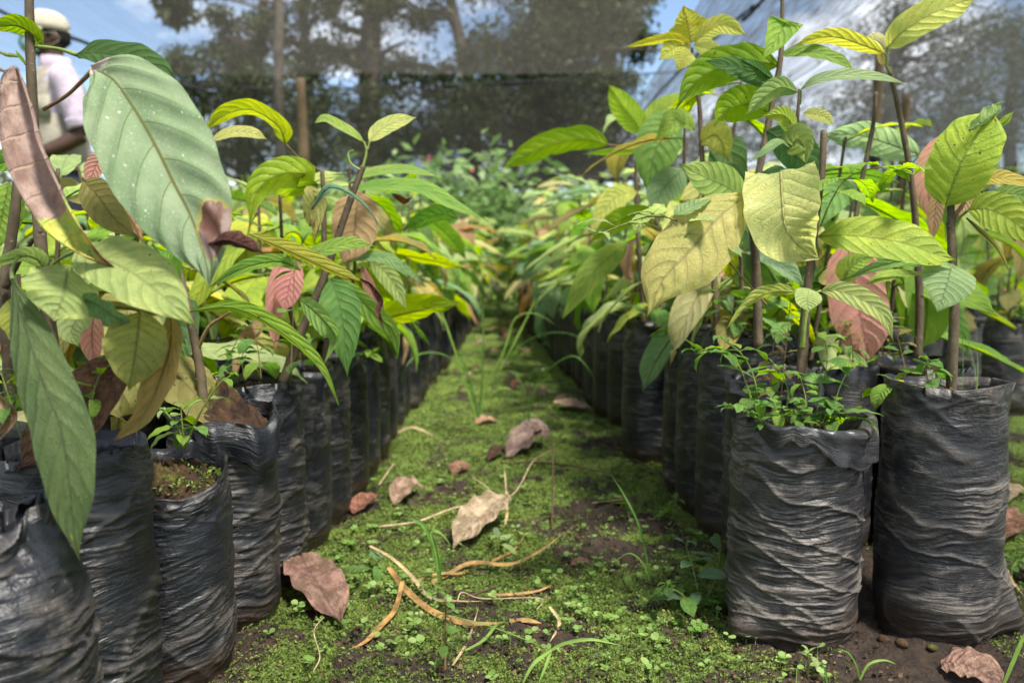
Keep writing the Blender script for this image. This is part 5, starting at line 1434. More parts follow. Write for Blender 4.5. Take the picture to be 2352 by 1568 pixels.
hero_leaf(Kd, [(1780, 190, 1.16), (1740, 175, 1.14), (1690, 155, 1.13), (1620, 140, 1.12)], 58, 30, (0.045, 0.13, 0.02), 0.05, prof='long', fold=0.1)
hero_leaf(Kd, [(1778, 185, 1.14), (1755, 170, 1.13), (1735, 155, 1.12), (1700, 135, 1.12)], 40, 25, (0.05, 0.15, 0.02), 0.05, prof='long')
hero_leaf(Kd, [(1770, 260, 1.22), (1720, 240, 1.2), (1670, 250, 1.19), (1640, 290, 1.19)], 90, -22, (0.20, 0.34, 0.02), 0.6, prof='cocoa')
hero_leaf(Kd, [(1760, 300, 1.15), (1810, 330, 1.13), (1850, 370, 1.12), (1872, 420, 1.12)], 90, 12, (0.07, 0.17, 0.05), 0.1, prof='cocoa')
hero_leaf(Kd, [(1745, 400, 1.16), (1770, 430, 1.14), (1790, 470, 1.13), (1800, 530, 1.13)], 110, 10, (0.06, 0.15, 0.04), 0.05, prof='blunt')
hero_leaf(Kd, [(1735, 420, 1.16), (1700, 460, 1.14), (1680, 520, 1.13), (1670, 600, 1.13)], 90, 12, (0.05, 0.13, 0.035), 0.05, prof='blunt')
stem_part(Kd, [P(1820, 420, 1.14), P(1826, 340, 1.14), P(1832, 270, 1.14), P(1836, 205, 1.14)], [.0042, .004, .003, .002], seed=16, m=8, name='branch')
hero_leaf(Kd, [(1824, 300, 1.13), (1812, 275, 1.12), (1790, 262, 1.11), (1748, 268, 1.11)], 50, 20, (0.30, 0.40, 0.05), 0.2, prof='round')
hero_leaf(Kd, [(1818, 345, 1.13), (1830, 320, 1.12), (1846, 340, 1.115), (1852, 378, 1.11)], 76, 10, (0.26, 0.36, 0.07), 0.1, prof='round')
hero_leaf(Kd, [(1815, 340, 1.12), (1790, 325, 1.11), (1760, 345, 1.10), (1722, 372, 1.10)], 26, 40, (0.17, 0.29, 0.10), 0, prof='long')
hero_leaf(Kd, [(1846, 260, 1.18), (1870, 262, 1.18), (1895, 270, 1.18), (1914, 288, 1.18)], 30, -20, (0.42, 0.46, 0.10), 0, prof='blunt')

Ky = rrow[3]
DZ[Ky.name] = -0.09
stem_part(Ky, [P(1648, 780, 1.36), P(1640, 640, 1.36), P(1622, 480, 1.36), P(1612, 350, 1.36), P(1606, 240, 1.36), P(1592, 150, 1.36), P(1589, 110, 1.36)], [.0072, .0068, .006, .0052, .0045, .0034, .002], seed=17, m=9)
yl = (0.44, 0.46, 0.05)
hero_leaf(Ky, [(1588, 98, 1.35), (1583, 70, 1.345), (1578, 45, 1.34), (1570, 12, 1.34)], 96, 5, yl, 0.3, prof='round', fold=0.1, bite=0.3, n=30)
hero_leaf(Ky, [(1596, 98, 1.35), (1630, 70, 1.34), (1665, 58, 1.33), (1714, 82, 1.32)], 48, -22, yl, 0, prof='blunt', fold=0.2)
hero_leaf(Ky, [(1584, 97, 1.35), (1545, 88, 1.34), (1500, 95, 1.33), (1432, 110, 1.32)], 28, -35, yl, 0, prof='long', fold=0.25)
hero_leaf(Ky, [(1586, 104, 1.36), (1562, 105, 1.35), (1540, 115, 1.345), (1512, 140, 1.34)], 60, 15, yl, 0, prof='cocoa')
hero_leaf(Ky, [(1594, 104, 1.37), (1620, 110, 1.37), (1640, 120, 1.37), (1656, 128, 1.37)], 42, -20, (0.36, 0.40, 0.08), 0, prof='blunt')
hero_leaf(Ky, [(1590, 125, 1.35), (1575, 130, 1.34), (1565, 145, 1.335), (1556, 165, 1.335)], 50, 10, (0.36, 0.38, 0.04), 0.5, prof='round')
hero_leaf(Ky, [(1606, 330, 1.36), (1640, 310, 1.34), (1660, 330, 1.33), (1672, 372, 1.33)], 70, 10, (0.38, 0.40, 0.04), 0.2)
hero_leaf(Ky, [(1596, 300, 1.4), (1560, 270, 1.4), (1540, 290, 1.39), (1500, 330, 1.39)], 60, 30, (0.19, 0.32, 0.02), 0.2)

Kv = rrow[6]
stem_part(Kv, [P(1478, 745, 1.78), P(1472, 640, 1.78), P(1464, 520, 1.78), P(1461, 420, 1.78), P(1464, 322, 1.78)], [.0075, .0072, .0064, .0056, .005], seed=18, m=9)
hero_leaf(Kv, [(1474, 303, 1.77), (1456, 275, 1.76), (1428, 240, 1.75), (1398, 194, 1.74)], 62, 10, (0.24, 0.38, 0.03), 0, prof='blunt', fold=0.12, stalk=[(1466, 330, 1.78)])
hero_leaf(Kv, [(1482, 304, 1.77), (1505, 268, 1.76), (1535, 245, 1.75), (1580, 215, 1.74)], 58, -15, (0.28, 0.40, 0.03), 0, prof='blunt', fold=0.15, stalk=[(1468, 330, 1.78)])
hero_leaf(Kv, [(1396, 332, 1.72), (1340, 318, 1.70), (1270, 330, 1.68), (1210, 355, 1.67), (1152, 386, 1.66)], 66, -28, (0.19, 0.32, 0.02), 0.45, prof='blunt', fold=0.15, stalk=[(1460, 345, 1.78), (1425, 336, 1.75)], bite=0.2, n=34, stalk_mat='red_stem')
hero_leaf(Kv, [(1462, 352, 1.76), (1430, 348, 1.75), (1390, 350, 1.74), (1338, 354, 1.73)], 20, -30, (0.20, 0.35, 0.03), 0, prof='cocoa')
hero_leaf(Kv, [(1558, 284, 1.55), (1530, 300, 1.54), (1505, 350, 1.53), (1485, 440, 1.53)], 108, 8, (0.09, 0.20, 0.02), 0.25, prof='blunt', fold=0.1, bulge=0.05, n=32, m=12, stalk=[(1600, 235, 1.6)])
hero_leaf(Kv, [(1568, 390, 1.45), (1545, 410, 1.44), (1520, 440, 1.435), (1500, 490, 1.43)], 78, 10, (0.17, 0.28, 0.11), 0.1, prof='blunt', fold=-0.15)
hero_leaf(Kv, [(1462, 440, 1.7), (1420, 450, 1.68), (1390, 480, 1.67), (1356, 530, 1.66)], 60, 15, (0.34, 0.38, 0.05), 0.1)
hero_leaf(Kv, [(1440, 560, 1.68), (1400, 590, 1.66), (1350, 640, 1.64), (1290, 735, 1.63)], 66, 15, (0.18, 0.28, 0.02), 0.3, prof='long', n=30)
hero_leaf(Kv, [(1500, 480, 1.6), (1440, 500, 1.58), (1400, 520, 1.57), (1350, 560, 1.56)], 60, -30, (0.20, 0.35, 0.03), 0.1)


DZ.clear()
# ------------------------------------------------------------------ the other seedlings of the two beds
for i, root in enumerate(lrow):
    y = root.location.y
    if i in (1, 2, 3, 4, 5): continue
    if i == 0: grow(root, 0.12, 2, 900, lean=(-0.12, -0.04), size=(.08, .10)); continue
    rr = random.Random(1000 + i)
    hgt = rr.uniform(.26, .44) if y < 2.6 else rr.uniform(.36, .56)
    grow(root, hgt, 9 if y < 3 else 7, 1000 + i, lean=(rr.uniform(-.05, .05), rr.uniform(-.05, .05)), size=(.16, .26) if y < 3 else (.19, .31))
for i, root in enumerate(rrow):
    y = root.location.y
    if i in (0, 1, 2): continue
    rr = random.Random(2000 + i)
    if i in (3, 6): grow(root, rr.uniform(.22, .3), 6, 2000 + i, size=(.12, .17)); continue
    hgt = rr.uniform(.36, .60) if y < 2.6 else rr.uniform(.40, .62)
    grow(root, hgt, 9 if y < 3 else 7, 2000 + i, lean=(rr.uniform(-.05, .05), rr.uniform(-.05, .05)), size=(.16, .26) if y < 3 else (.19, .31))

taken = [(-0.545, 0.725), (0.632, 1.215), (0.485, 1.225)] + [(o.location.x, o.location.y) for o in lrow + rrow]


def free(x, y, m=0.135):
    return all((x - a) ** 2 + (y - b) ** 2 > m * m for a, b in taken)


k = 0
for cx, y0, y1 in ((-.51, 1.0, 6.2), (-.66, 1.05, 6.2), (-.82, 1.35, 6.0), (-1.0, 1.7, 6.0), (-1.22, 2.1, 6.0), (-1.5, 2.5, 5.6)):
    y = y0
    row_n, nth = {-.51: 'second', -.66: 'third', -.82: 'fourth', -1.0: 'fifth', -1.22: 'sixth', -1.5: 'seventh'}[cx], 0
    while y < y1:
        rr = random.Random(3000 + k)
        x = cx + rr.uniform(-.015, .015)
        if free(x, y):
            taken.append((x, y))
            nth += 1
            root = potted(x, y, 'leafy seedling nearer the person, %s row in from the path, %s from the camera' % (row_n, ordinal(nth - 1)), 'seedlings inside the bed, person\'s side', rr.uniform(.27, .31), seed=k)
            grow(root, rr.uniform(.20, .38) + 0.03 * min(y - 1, 3), 9 if y < 2.4 else 7, 3000 + k, lean=(rr.uniform(-.05, .05), rr.uniform(-.05, .05)), size=(.15, .25) if y < 2.4 else (.19, .30))
        y += 0.15 + 0.055 * max(0, y - 1) * (1 + 0.5 * abs(cx)); k += 1
for cx, y0, y1 in ((.50, 1.38, 6.2), (.66, 1.42, 6.2), (.82, 1.75, 6.2), (1.0, 2.0, 6.0)):
    y = y0
    row_n, nth = {.50: 'second', .66: 'third', .82: 'fourth', 1.0: 'fifth'}[cx], 0
    while y < y1:
        rr = random.Random(4000 + k)
        x = cx + rr.uniform(-.015, .015)
        if free(x, y):
            taken.append((x, y))
            nth += 1
            root = potted(x, y, 'leafy seedling farther from the person, %s row in from the path, %s from the camera' % (row_n, ordinal(nth - 1)), 'seedlings inside the bed, across from the person', rr.uniform(.28, .31), seed=k)
            grow(root, rr.uniform(.28, .46) + 0.02 * min(y - 1, 3), 9 if y < 2.4 else 7, 4000 + k, lean=(rr.uniform(-.05, .05), rr.uniform(-.05, .05)), size=(.15, .25) if y < 2.4 else (.19, .30))
        y += 0.15 + 0.055 * max(0, y - 1) * (1 + 0.5 * abs(cx)); k += 1

# bags standing farther over, beyond the front bag with the corner flap
o1 = potted(1.165, 2.13, 'weedy grey bag standing just behind the lime-leaved seedling', 'bags behind the front bags', 0.285, 0.085, 81, True, mat='bag_dusty', wr=1.3, nz=70, m=80, shear=0.05)
o2 = potted(1.455, 2.36, 'weedy grey bag at the photo\'s outer edge, topped by small green plants', 'bags behind the front bags', 0.275, 0.088, 82, True, mat='bag_dusty', wr=1.3, nz=70, m=80, shear=0.05)
grow(o1, .40, 6, 5001); grow(o2, .36, 6, 5002)
for j, (x, y) in enumerate([(1.33, 2.7), (1.6, 2.75), (1.2, 2.6), (1.85, 3.0), (1.5, 3.2), (1.2, 3.1), (2.1, 3.4), (1.75, 3.7), (1.3, 3.7), (2.4, 3.9), (1.25, 4.3), (1.6, 4.5), (2.0, 4.5), (2.5, 4.7), (1.3, 5.1), (1.9, 5.4), (2.6, 5.6)]):
    rr = random.Random(6000 + j)
    root = potted(x, y, 'blurred seedling standing far behind the lime-leaved seedling', 'seedlings behind the front bags', .29, seed=j)
    grow(root, rr.uniform(.2, .42), 7, 6000 + j, size=(.15, .24), palette=['lime', 'lime', 'bright', 'yellow', 'pale', 'fern'])


# ------------------------------------------------------------------ weeds
M3 = lrow[2]
a_ = nrng.uniform(0, 6.28, 900); q_ = np.sqrt(nrng.random(900)) * 0.056
mx, my = q_ * np.cos(a_), q_ * np.sin(a_)
kp = vn(mx * 60, my * 60, 77) > 0.45
v, f = cards(np.stack([mx[kp], my[kp], M3['top'] + 0.016 * (1 - (q_[kp] / .06) ** 2) + 0.008 * nrng.random(kp.sum())], -1), nrng.uniform(.003, .007, kp.sum()), 0.4, 0.5, 0.4, 78)
tag(add('moss', mesh('moss', v, f, smooth=False), M3, M['moss']), kind='stuff')


def weed(label, stems, c=('fern', 'bright', 'pale'), L=(.02, .04), r=.0009, mat='green_stem', seed=0, nl=6, group=None, name='weed', lo=.15, tip=True):
    """stems: lists of world points; pairs of leaves along each"""
    rs = random.Random(seed)
    base = stems[0][0]
    root = empty(name, base, label, 'weed', group)
    for s in stems:
        p = curve_pts(s, 30)
        stem_part(root, s, [r * 1.4, r, r * 0.7], mat, 'stem', 5, seed, knots=False)
        a = rs.uniform(0, 6.28)
        for q in range(nl):
            t = lo + (1 - lo) * (q + 0.5) / nl
            i = int(t * 29); a += 1.57 + rs.uniform(-.4, .4)
            for side in (0, 1):
                if rs.random() < 0.12: continue
                lib_leaf(root, p[i], a + PI * side, rs.uniform(-.15, .5), rs.uniform(*L) * 1.35 * (1.1 - 0.4 * t), rs.choice(c), rs.uniform(-.4, .4), blem=0.05, wx=rs.uniform(1.05, 1.5))
        if tip:
            for q in range(3): lib_leaf(root, p[-1], a + q * 2.1, rs.uniform(.2, .8), rs.uniform(*L) * 0.6, rs.choice(c), 0, blem=0, wx=1.2)
    return root


W_ = 'weeds growing in the bags'
wc = ('fern', 'bright', 'fern', 'mid')
weed('leafy climbing weed leaning out over the path side of the folded-rim bag', [[P(1740, 985, .93), P(1720, 900, .92), P(1690, 830, .91), P(1640, 808, .90), P(1598, 812, .89)], [P(1745, 985, .93), P(1735, 880, .93), P(1705, 815, .93), P(1660, 780, .93)]], wc, (.024, .040), seed=1, nl=5, group=W_)
weed('round-leaved weed in the middle of the folded-rim bag', [[P(1800, 985, .92), P(1810, 900, .92), P(1790, 850, .91)], [P(1820, 985, .91), P(1850, 930, .90), P(1840, 870, .90)], [P(1790, 985, .91), P(1780, 930, .90), P(1760, 900, .895)]], wc, (.018, .030), seed=2, nl=5, group=W_)
weed('broad-leaved weed with upright shoots beside the cut stem in the folded-rim bag', [[P(1870, 985, .92), P(1885, 900, .92), P(1900, 830, .92), P(1895, 780, .92)], [P(1905, 985, .91), P(1925, 900, .91), P(1950, 850, .91), P(1978, 838, .91)], [P(1900, 985, .90), P(1930, 950, .89), P(1965, 965, .885)]], wc, (.020, .040), seed=3, nl=4, group=W_)
weed('low fine-leaved weed spilling over the rim of the folded-rim bag', [[P(1760, 990, .90), P(1740, 960, .89), P(1700, 930, .885), P(1668, 938, .88)], [P(1840, 990, .90), P(1830, 955, .89), P(1800, 940, .885)], [P(1880, 990, .895), P(1900, 950, .885), P(1920, 935, .885)]], ('fern', 'mid', 'dark'), (.012, .02), r=.0007, seed=4, nl=7, group=W_)
weed('weed with red stalks and tan leaves beside the stem in the folded-rim bag', [[P(1775, 960, 1.02), P(1770, 860, 1.02), P(1780, 770, 1.02)], [P(1790, 960, 1.02), P(1800, 840, 1.02), P(1812, 750, 1.02)]], ('olive', 'tan', 'fern'), (.016, .026), seed=5, nl=4, mat='red_stem', group=W_)
weed('trailing twig with pale lobed leaves in front of the big yellow leaf', [[P(1760, 700, .97), P(1690, 620, .95), P(1630, 550, .94), P(1570, 512, .93), P(1490, 498, .92), P(1375, 538, .91)]], ('pale', (0.2, 0.34, 0.12), 'pale'), (.030, .055), r=.0012, mat='red_stem', seed=6, nl=6, lo=.3, group=W_)
weed('bright green twig with toothed leaves before the grey tall stem', [[P(1885, 520, .96), P(1905, 470, .95), P(1935, 420, .94), P(1975, 395, .935), P(2040, 385, .93), P(2100, 402, .93)]], ((0.2, 0.38, 0.03), 'bright'), (.030, .055), r=.0011, mat='green_stem', seed=7, nl=5, lo=.25, group=W_)
weed('strappy weed on the rim of the bag with the corner flap', [[P(2050, 900, .95), P(2052, 890, .95), P(2054, 880, .95)]], ('lime', 'bright'), (.035, .055), seed=8, nl=2, group=W_)
weed('small weed with paired oval leaves in the bag with the corner flap', [[P(2135, 895, .94), P(2128, 850, .94), P(2132, 830, .94)], [P(2145, 895, .94), P(2150, 860, .94), P(2140, 840, .935)]], ('fern', 'bright'), (.022, .034), seed=9, nl=2, mat='red_stem', group=W_)
weed('reddish fine-leaved weed before the salmon-pink leaf', [[P(2030, 840, 1.15), P(2020, 780, 1.15), P(1985, 735, 1.15)], [P(2080, 850, 1.15), P(2060, 770, 1.15), P(2040, 720, 1.15)], [P(1960, 830, 1.13), P(1955, 780, 1.13), P(1945, 740, 1.13)]], ('fern', 'olive', 'mid'), (.014, .024), r=.0007, seed=10, nl=6, mat='red_stem', group=W_)
weed('green weeds between the stems behind the weedy front bag', [[P(1690, 790, 1.2), P(1680, 720, 1.2), P(1660, 660, 1.19)], [P(1800, 770, 1.2), P(1815, 700, 1.2), P(1805, 640, 1.2)], [P(1740, 780, 1.2), P(1730, 720, 1.2), P(1700, 690, 1.2)], [P(1570, 770, 1.38), P(1550, 755, 1.36), P(1525, 775, 1.35)]], ('fern', 'bright', 'mid'), (.02, .045), seed=11, nl=5, group=W_)
weed('weed with drooping leaves over the wide black bag', [[P(1530, 745, 1.72), P(1510, 720, 1.7), P(1490, 735, 1.69)], [P(1540, 750, 1.72), P(1560, 725, 1.7), P(1590, 740, 1.69)]], ('fern', 'mid', 'dark'), (.035, .06), seed=12, nl=3, group=W_)
weed('bushy fine weeds on the grey bag at the photo\'s outer edge', [[P(2280 + 12 * q, 745, 2.3), P(2275 + 14 * q, 710, 2.28), P(2262 + 18 * q, 680 + 6 * (q % 3), 2.27)] for q in range(7)], ('fern', 'bright', 'pale'), (.02, .04), seed=13, nl=6, group=W_)
weed('fine weeds on the grey bag behind the lime-leaved seedling', [[P(2120 + 20 * q, 725, 2.1), P(2118 + 22 * q, 700, 2.08), P(2116 + 24 * q, 672, 2.07)] for q in range(5)], ('fern', 'bright', 'pale'), (.02, .035), seed=14, nl=5, group=W_)
# person's side
weed('weed with forked pale stems growing out of the open mossy bag', [[P(425, 1030, .85), P(440, 990, .84), P(470, 930, .835), P(505, 880, .83), P(530, 862, .83)], [P(422, 1030, .85), P(410, 985, .84), P(380, 945, .835)], [P(424, 1030, .85), P(418, 970, .84), P(415, 930, .84)]], ('fern', 'pale', 'bright'), (.016, .028), r=.0012, seed=15, nl=3, group=W_)
weed('feathery bright green weed before the big brown leaf', [[P(204, 1010, .655), P(210, 930, .65), P(225, 870, .65), P(258, 830, .65)]], ('bright', (0.2, 0.36, 0.03)), (.016, .026), r=.0007, seed=16, nl=4, lo=.3, group=W_)
weed('feathery weed at the photo\'s edge beside the knotty stem', [[P(60, 1040, .66), P(35, 960, .66), P(10, 880, .66), P(0, 850, .66)], [P(75, 1000, .68), P(85, 960, .68), P(110, 935, .68)], [P(30, 940, .67), P(40, 905, .67), P(50, 890, .67)]], ('bright', 'lime', 'fern'), (.014, .024), r=.0008, seed=17, nl=4, group=W_)
weed('weed with red stalks rising among the slanting seedling\'s neighbours', [[P(600, 870, 1.08), P(592, 800, 1.08), P(576, 740, 1.08)], [P(668, 850, 1.05), P(672, 760, 1.05), P(676, 620, 1.05), P(678, 560, 1.05)], [P(700, 850, 1.1), P(690, 810, 1.1), P(715, 780, 1.1)]], ('fern', 'bright', 'fern'), (.018, .034), r=.0008, mat='red_stem', seed=18, nl=4, group=W_)
weed('small weeds behind the heap of red-brown soil', [[P(500, 880, 1.08), P(520, 830, 1.08), P(545, 780, 1.08)], [P(560, 860, 1.08), P(556, 820, 1.08), P(570, 790, 1.08)], [P(380, 850, .95), P(386, 800, .95), P(400, 780, .95)]], ('fern', 'bright', 'mid'), (.016, .030), seed=19, nl=4, group=W_)
weed('weeds in the bags behind the hanging dark green leaf', [[P(850, 770, 1.5), P(862, 745, 1.5), P(870, 720, 1.5)], [P(905, 760, 1.6), P(915, 735, 1.6), P(930, 715, 1.6)], [P(820, 830, 1.4), P(840, 815, 1.39), P(858, 810, 1.38)]], ('fern', 'bright'), (.025, .045), seed=20, nl=3, group=W_)
# on the path
WP = 'weeds on the path'
g = G(1610, 1400)
weed('dark leafy weed against the foot of the weedy front bag', [[g, g + Vector((-.01, 0, .05)), g + Vector((-.02, .01, .085))], [g, g + Vector((.025, .02, .04)), g + Vector((.03, .03, .08))], [g, g + Vector((-.03, -.02, .03)), g + Vector((-.05, -.03, .045))]], ('dark', 'mid', 'mid', 'grey'), (.022, .038), seed=21, nl=4, group=WP)
g = G(1145, 1262)
weed('grey-green seedling weed with three leaves beside the crumpled dry leaf', [[g, g + Vector((0, 0, .012)), g + Vector((0, 0, .018))]], ('grey', 'pale'), (.026, .036), seed=22, nl=2, group=WP)
g = G(862, 1320)
weed('grey-green rosette weed beside the foot of the fifth bag', [[g, g + Vector((0, 0, .012)), g + Vector((.004, 0, .022))]], ('grey', 'fern'), (.026, .040), seed=23, nl=2, group=WP)
g = G(1022, 1545)
weed('small upright weed with dark red stalk at the lower edge of the picture', [[g, g + Vector((0, 0, .04)), g + Vector((0.002, .002, .085))]], ('mid', 'fern'), (.010, .018), r=.0016, mat='red_stem', seed=24, nl=5, lo=.35, group=WP)
g = G(1395, 1165)
weed('pair-leaved weed beside the thin grass stalk', [[g, g + Vector((.01, 0, .012)), g + Vector((-.012, 0, .02))]], ('fern', 'bright'), (.02, .03), seed=25, nl=2, group=WP)
g = G(1525, 1190)
weed('broad-leaved weed near the narrow wrinkled bag\'s foot', [[g, g + Vector((0, 0, .012)), g + Vector((.02, 0, .03))]], ('fern', 'bright'), (.024, .034), seed=26, nl=1, group=WP)
g = G(1175, 800)
weed('broad-leaved weed far along the path by the grass tuft', [[g, g + Vector((0, 0, .02)), g + Vector((.01, 0, .05))]], ('fern', 'pale'), (.05, .08), seed=27, nl=3, group=WP)
g = G(1240, 870)
weed('low weed beside the path grass, near the jutting bag', [[g, g + Vector((0, 0, .02)), g + Vector((.02, 0, .04))]], ('fern', 'pale', 'bright'), (.04, .07), seed=28, nl=3, group=WP)
g = G(1855, 1545)
weed('pale round-leaved weed before the dusty front bag', [[g, g + Vector((0, 0, .012)), g + Vector((.0, 0, .025))]], ('pale', (0.3, .42, .12)), (.014, .02), seed=29, nl=2, group=WP)
g = G(2322, 1330)
weed('green weed on the ground beyond the corner flap', [[g, g + Vector((0, 0, .02)), g + Vector((.01, 0, .05))], [g, g + Vector((.02, .02, .02)), g + Vector((.05, .02, .03))]], ('fern', 'bright'), (.015, .03), seed=30, nl=4, group=WP)


# ------------------------------------------------------------------ grass, straw, twigs
def ribbon(root, pts, wpx, d, mat, name='blade', fold=0.25, seed=0, prof='blade', up=(0, -0.4, 1)):
    o = Vector(root.location)
    v, f, u = blade([Vector(q) - o for q in pts], wpx / F * d, up, prof=prof, fold=fold, bulge=0, n=max(12, 6 * len(pts)), m=4, seed=seed)
    return add(name, mesh(name, v, f, u), root, M[mat])


def lie(seq, lift=0.004):
    """points on the ground under picture points, each lifted a little"""
    out = []
    for q in seq:
        p = G(q[0], q[1], 0.004); p.z = float(ground_z(np.array(p.x), np.array(p.y))) + lift + (q[2] if len(q) > 2 else 0.0)
        out.append(p)
    return out


def straw(label, seq, wpx, mat='straw', lift=0.006, fold=0.2, prof='blade'):
    pts = lie(seq, lift)
    root = empty('dry_grass_blade', pts[0], label, 'dry grass', 'dry grass blades on the path')
    d = (pts[len(pts) // 2] - CAMP).length
    ribbon(root, pts, wpx * 0.78, d, mat, fold=fold, prof=prof, seed=int(seq[0][0]), up=(0, -0.6, 1))


straw('pale dry grass blade slanting down from beside the rosette weed', [(850, 1293, .03), (900, 1318, .02), (945, 1345, .012), (985, 1366), (1040, 1374), (1110, 1372)], 11, 'straw_pale')
straw('wide yellow-orange grass blade with blunt end curving across the path', [(893, 1347, .025), (930, 1372, .012), (985, 1400), (1050, 1418), (1110, 1420), (1160, 1414)], 20)
straw('orange grass blade bent towards the lower edge of the picture', [(925, 1375, .02), (908, 1412, .008), (875, 1450), (840, 1480), (802, 1506)], 17)
straw('long orange grass blade pointing to the weedy front bag', [(935, 1332), (1000, 1325), (1080, 1306, .004), (1170, 1296, .006), (1240, 1280, .01), (1306, 1243, .02)], 13)
straw('short yellow dry blade crossing the base of the green shoot', [(955, 1330), (1010, 1322, .006), (1060, 1314), (1100, 1290), (1160, 1270)], 10)
straw('thin orange dry blade beside the crumpled leaf', [(1120, 1292), (1150, 1278), (1180, 1258), (1208, 1236, .01)], 9)
straw('flat orange dry blade end lying toward the bag row', [(1170, 1412), (1210, 1410), (1245, 1416)], 15)
straw('narrow orange dry blade beyond the yellow one', [(1120, 1362), (1180, 1355), (1240, 1346), (1290, 1342)], 9)
straw('grey-green bent grass blade near the lower edge', [(1070, 1500), (1110, 1488, .01), (1140, 1450, .012), (1146, 1420, .004)], 9, 'grass_pale')
straw('pale dry blade bent on the dark soil', [(1040, 1540), (1065, 1490), (1080, 1440), (1100, 1380)], 8, 'straw_pale')
straw('twisted tan dry blade near the arching seed head', [(1262, 1395, .01), (1285, 1430), (1262, 1470)], 10, 'straw_pale')
straw('curled tan dry blade on the far moss', [(905, 1003), (950, 1000, .01), (1010, 1008)], 9, 'straw_pale')
straw('dry blade leaning up by the big crumpled leaf', [(1160, 1215), (1165, 1190, .02), (1158, 1130, .06)], 8, 'straw_pale')
straw('dry straw blade on the ground beyond the corner flap', [(2300, 1285), (2320, 1330, .01), (2352, 1375)], 12, 'straw_pale')
straw('long dry straw blade at the photo\'s edge beyond the corner flap', [(2290, 1330), (2315, 1370, .01), (2325, 1420)], 10, 'straw_pale')


def twig(label, seq, rpx, mat='twig', lift=0.006):
    pts = lie(seq, lift)
    d = (pts[len(pts) // 2] - CAMP).length
    root = empty('twig', pts[0], label, 'twig', 'twigs on the path')
    o = Vector(pts[0]); r = rpx / F * d * 0.5
    v, f, u = tube([p - o for p in pts], [r, r * 0.9, r * 0.5], len(pts) * 6, 6, 0.08, int(seq[0][0]))
    add('stick', mesh('stick', v, f, u), root, M[mat])


twig('long pale bent stalk running across the middle of the path', [(870, 1215), (960, 1205, .004), (1050, 1180, .01), (1150, 1160, .01), (1190, 1148, .02), (1225, 1090, .02), (1270, 1045, .012)], 5)
twig('pale curved stalk left of the long bent one', [(1085, 1110, .012), (1110, 1138, .02), (1150, 1160, .01)], 4)
twig('thin white stalk bent at a right angle on the moss', [(1050, 1388, .012), (1062, 1372, .014), (1110, 1378, .008), (1240, 1372, .006), (1232, 1390)], 3)
twig('dark red fallen twig in the shade by the bags', [(1150, 1060), (1250, 1075, .004), (1340, 1082, .004), (1420, 1090)], 5, 'dark_twig')
twig('thin red-brown branched twig beside the narrow bags', [(1405, 1075), (1450, 1070, .01), (1490, 1100, .02), (1530, 1140, .01)], 4, 'dark_twig')
twig('thin dark twig on the moss below the bent stalk', [(1160, 1200), (1260, 1185), (1360, 1195)], 4, 'dark_twig')
twig('dark stick lying beside the orange blades', [(1070, 1366), (1110, 1356, .004), (1148, 1342, .006)], 6, 'dark_twig')
twig('thin pale stalk near the wide black bag', [(1360, 1162), (1440, 1160, .006), (1448, 1190), (1510, 1200)], 3)
twig('dry brown stem standing in the middle of the path', [(1268, 1200), (1270, 1140, .05), (1266, 1090, .09)], 4, 'dark_twig')
twig('small pale straw on the far moss', [(870, 1110), (905, 1075, .01)], 4)
twig('small pale dry sprig on the soil at the lower edge', [(720, 1545), (735, 1520, .006), (722, 1490, .012), (745, 1470, .02)], 3)
twig('short straw leaning on the far moss near the bags', [(895, 1115, .004), (940, 1122, .01)], 5)


def tuft(label, blades, name='grass_tuft', mats=('grass', 'grass_pale'), group='grass tufts on the path'):
    """blades: (points (x, y, depth), width px)"""
    base = P(*blades[0][0][0])
    root = empty(name, base, label, 'grass', group)
    for i, (seq, w) in enumerate(blades):
        ribbon(root, [P(*q) for q in seq], w, seq[0][2], mats[i % len(mats)], fold=0.35, seed=i, up=(0, -0.7, 0.6))
    return root


d = 2.0
tuft('tall grass tuft with arching blades in the middle of the path', [([(1100, 960, d), (1108, 850, d), (1110, 740, d), (1100, 660, d)], 5.12), ([(1095, 955, d), (1060, 850, d), (1030, 760, d), (1005, 690, d)], 6.04),
      ([(1095, 950, d), (1070, 860, d), (1020, 815, d - .05), (960, 815, d - .1), (925, 860, d - .15), (930, 920, d - .18)], 3.72), ([(1100, 955, d), (1120, 880, d), (1160, 800, d), (1180, 740, d)], 4.19),
      ([(1098, 955, d), (1085, 900, d), (1055, 880, d), (1030, 900, d)], 3.72), ([(1102, 955, d), (1130, 905, d), (1160, 890, d), (1190, 905, d)], 3.72), ([(1096, 955, d), (1080, 880, d), (1066, 835, d), (1058, 800, d)], 4.65)])
d = 1.9
tuft('tall pale grass tuft leaning towards the jutting bag', [([(1215, 970, d), (1225, 890, d), (1270, 840, d - .03), (1320, 818, d - .06), (1360, 860, d - .08), (1370, 900, d - .08)], 4.19), ([(1150, 850, d + .4), (1180, 790, d + .4), (1215, 720, d + .4), (1240, 660, d + .4)], 5.58),
      ([(1150, 850, d + .4), (1200, 790, d + .4), (1260, 765, d + .35), (1320, 770, d + .3), (1380, 810, d + .3)], 4.19), ([(1148, 850, d + .4), (1165, 780, d + .4), (1185, 730, d + .4), (1230, 720, d + .4), (1290, 755, d + .4)], 3.72),
      ([(1215, 970, d), (1205, 900, d), (1185, 860, d), (1160, 850, d)], 3.72)])
d = 1.02
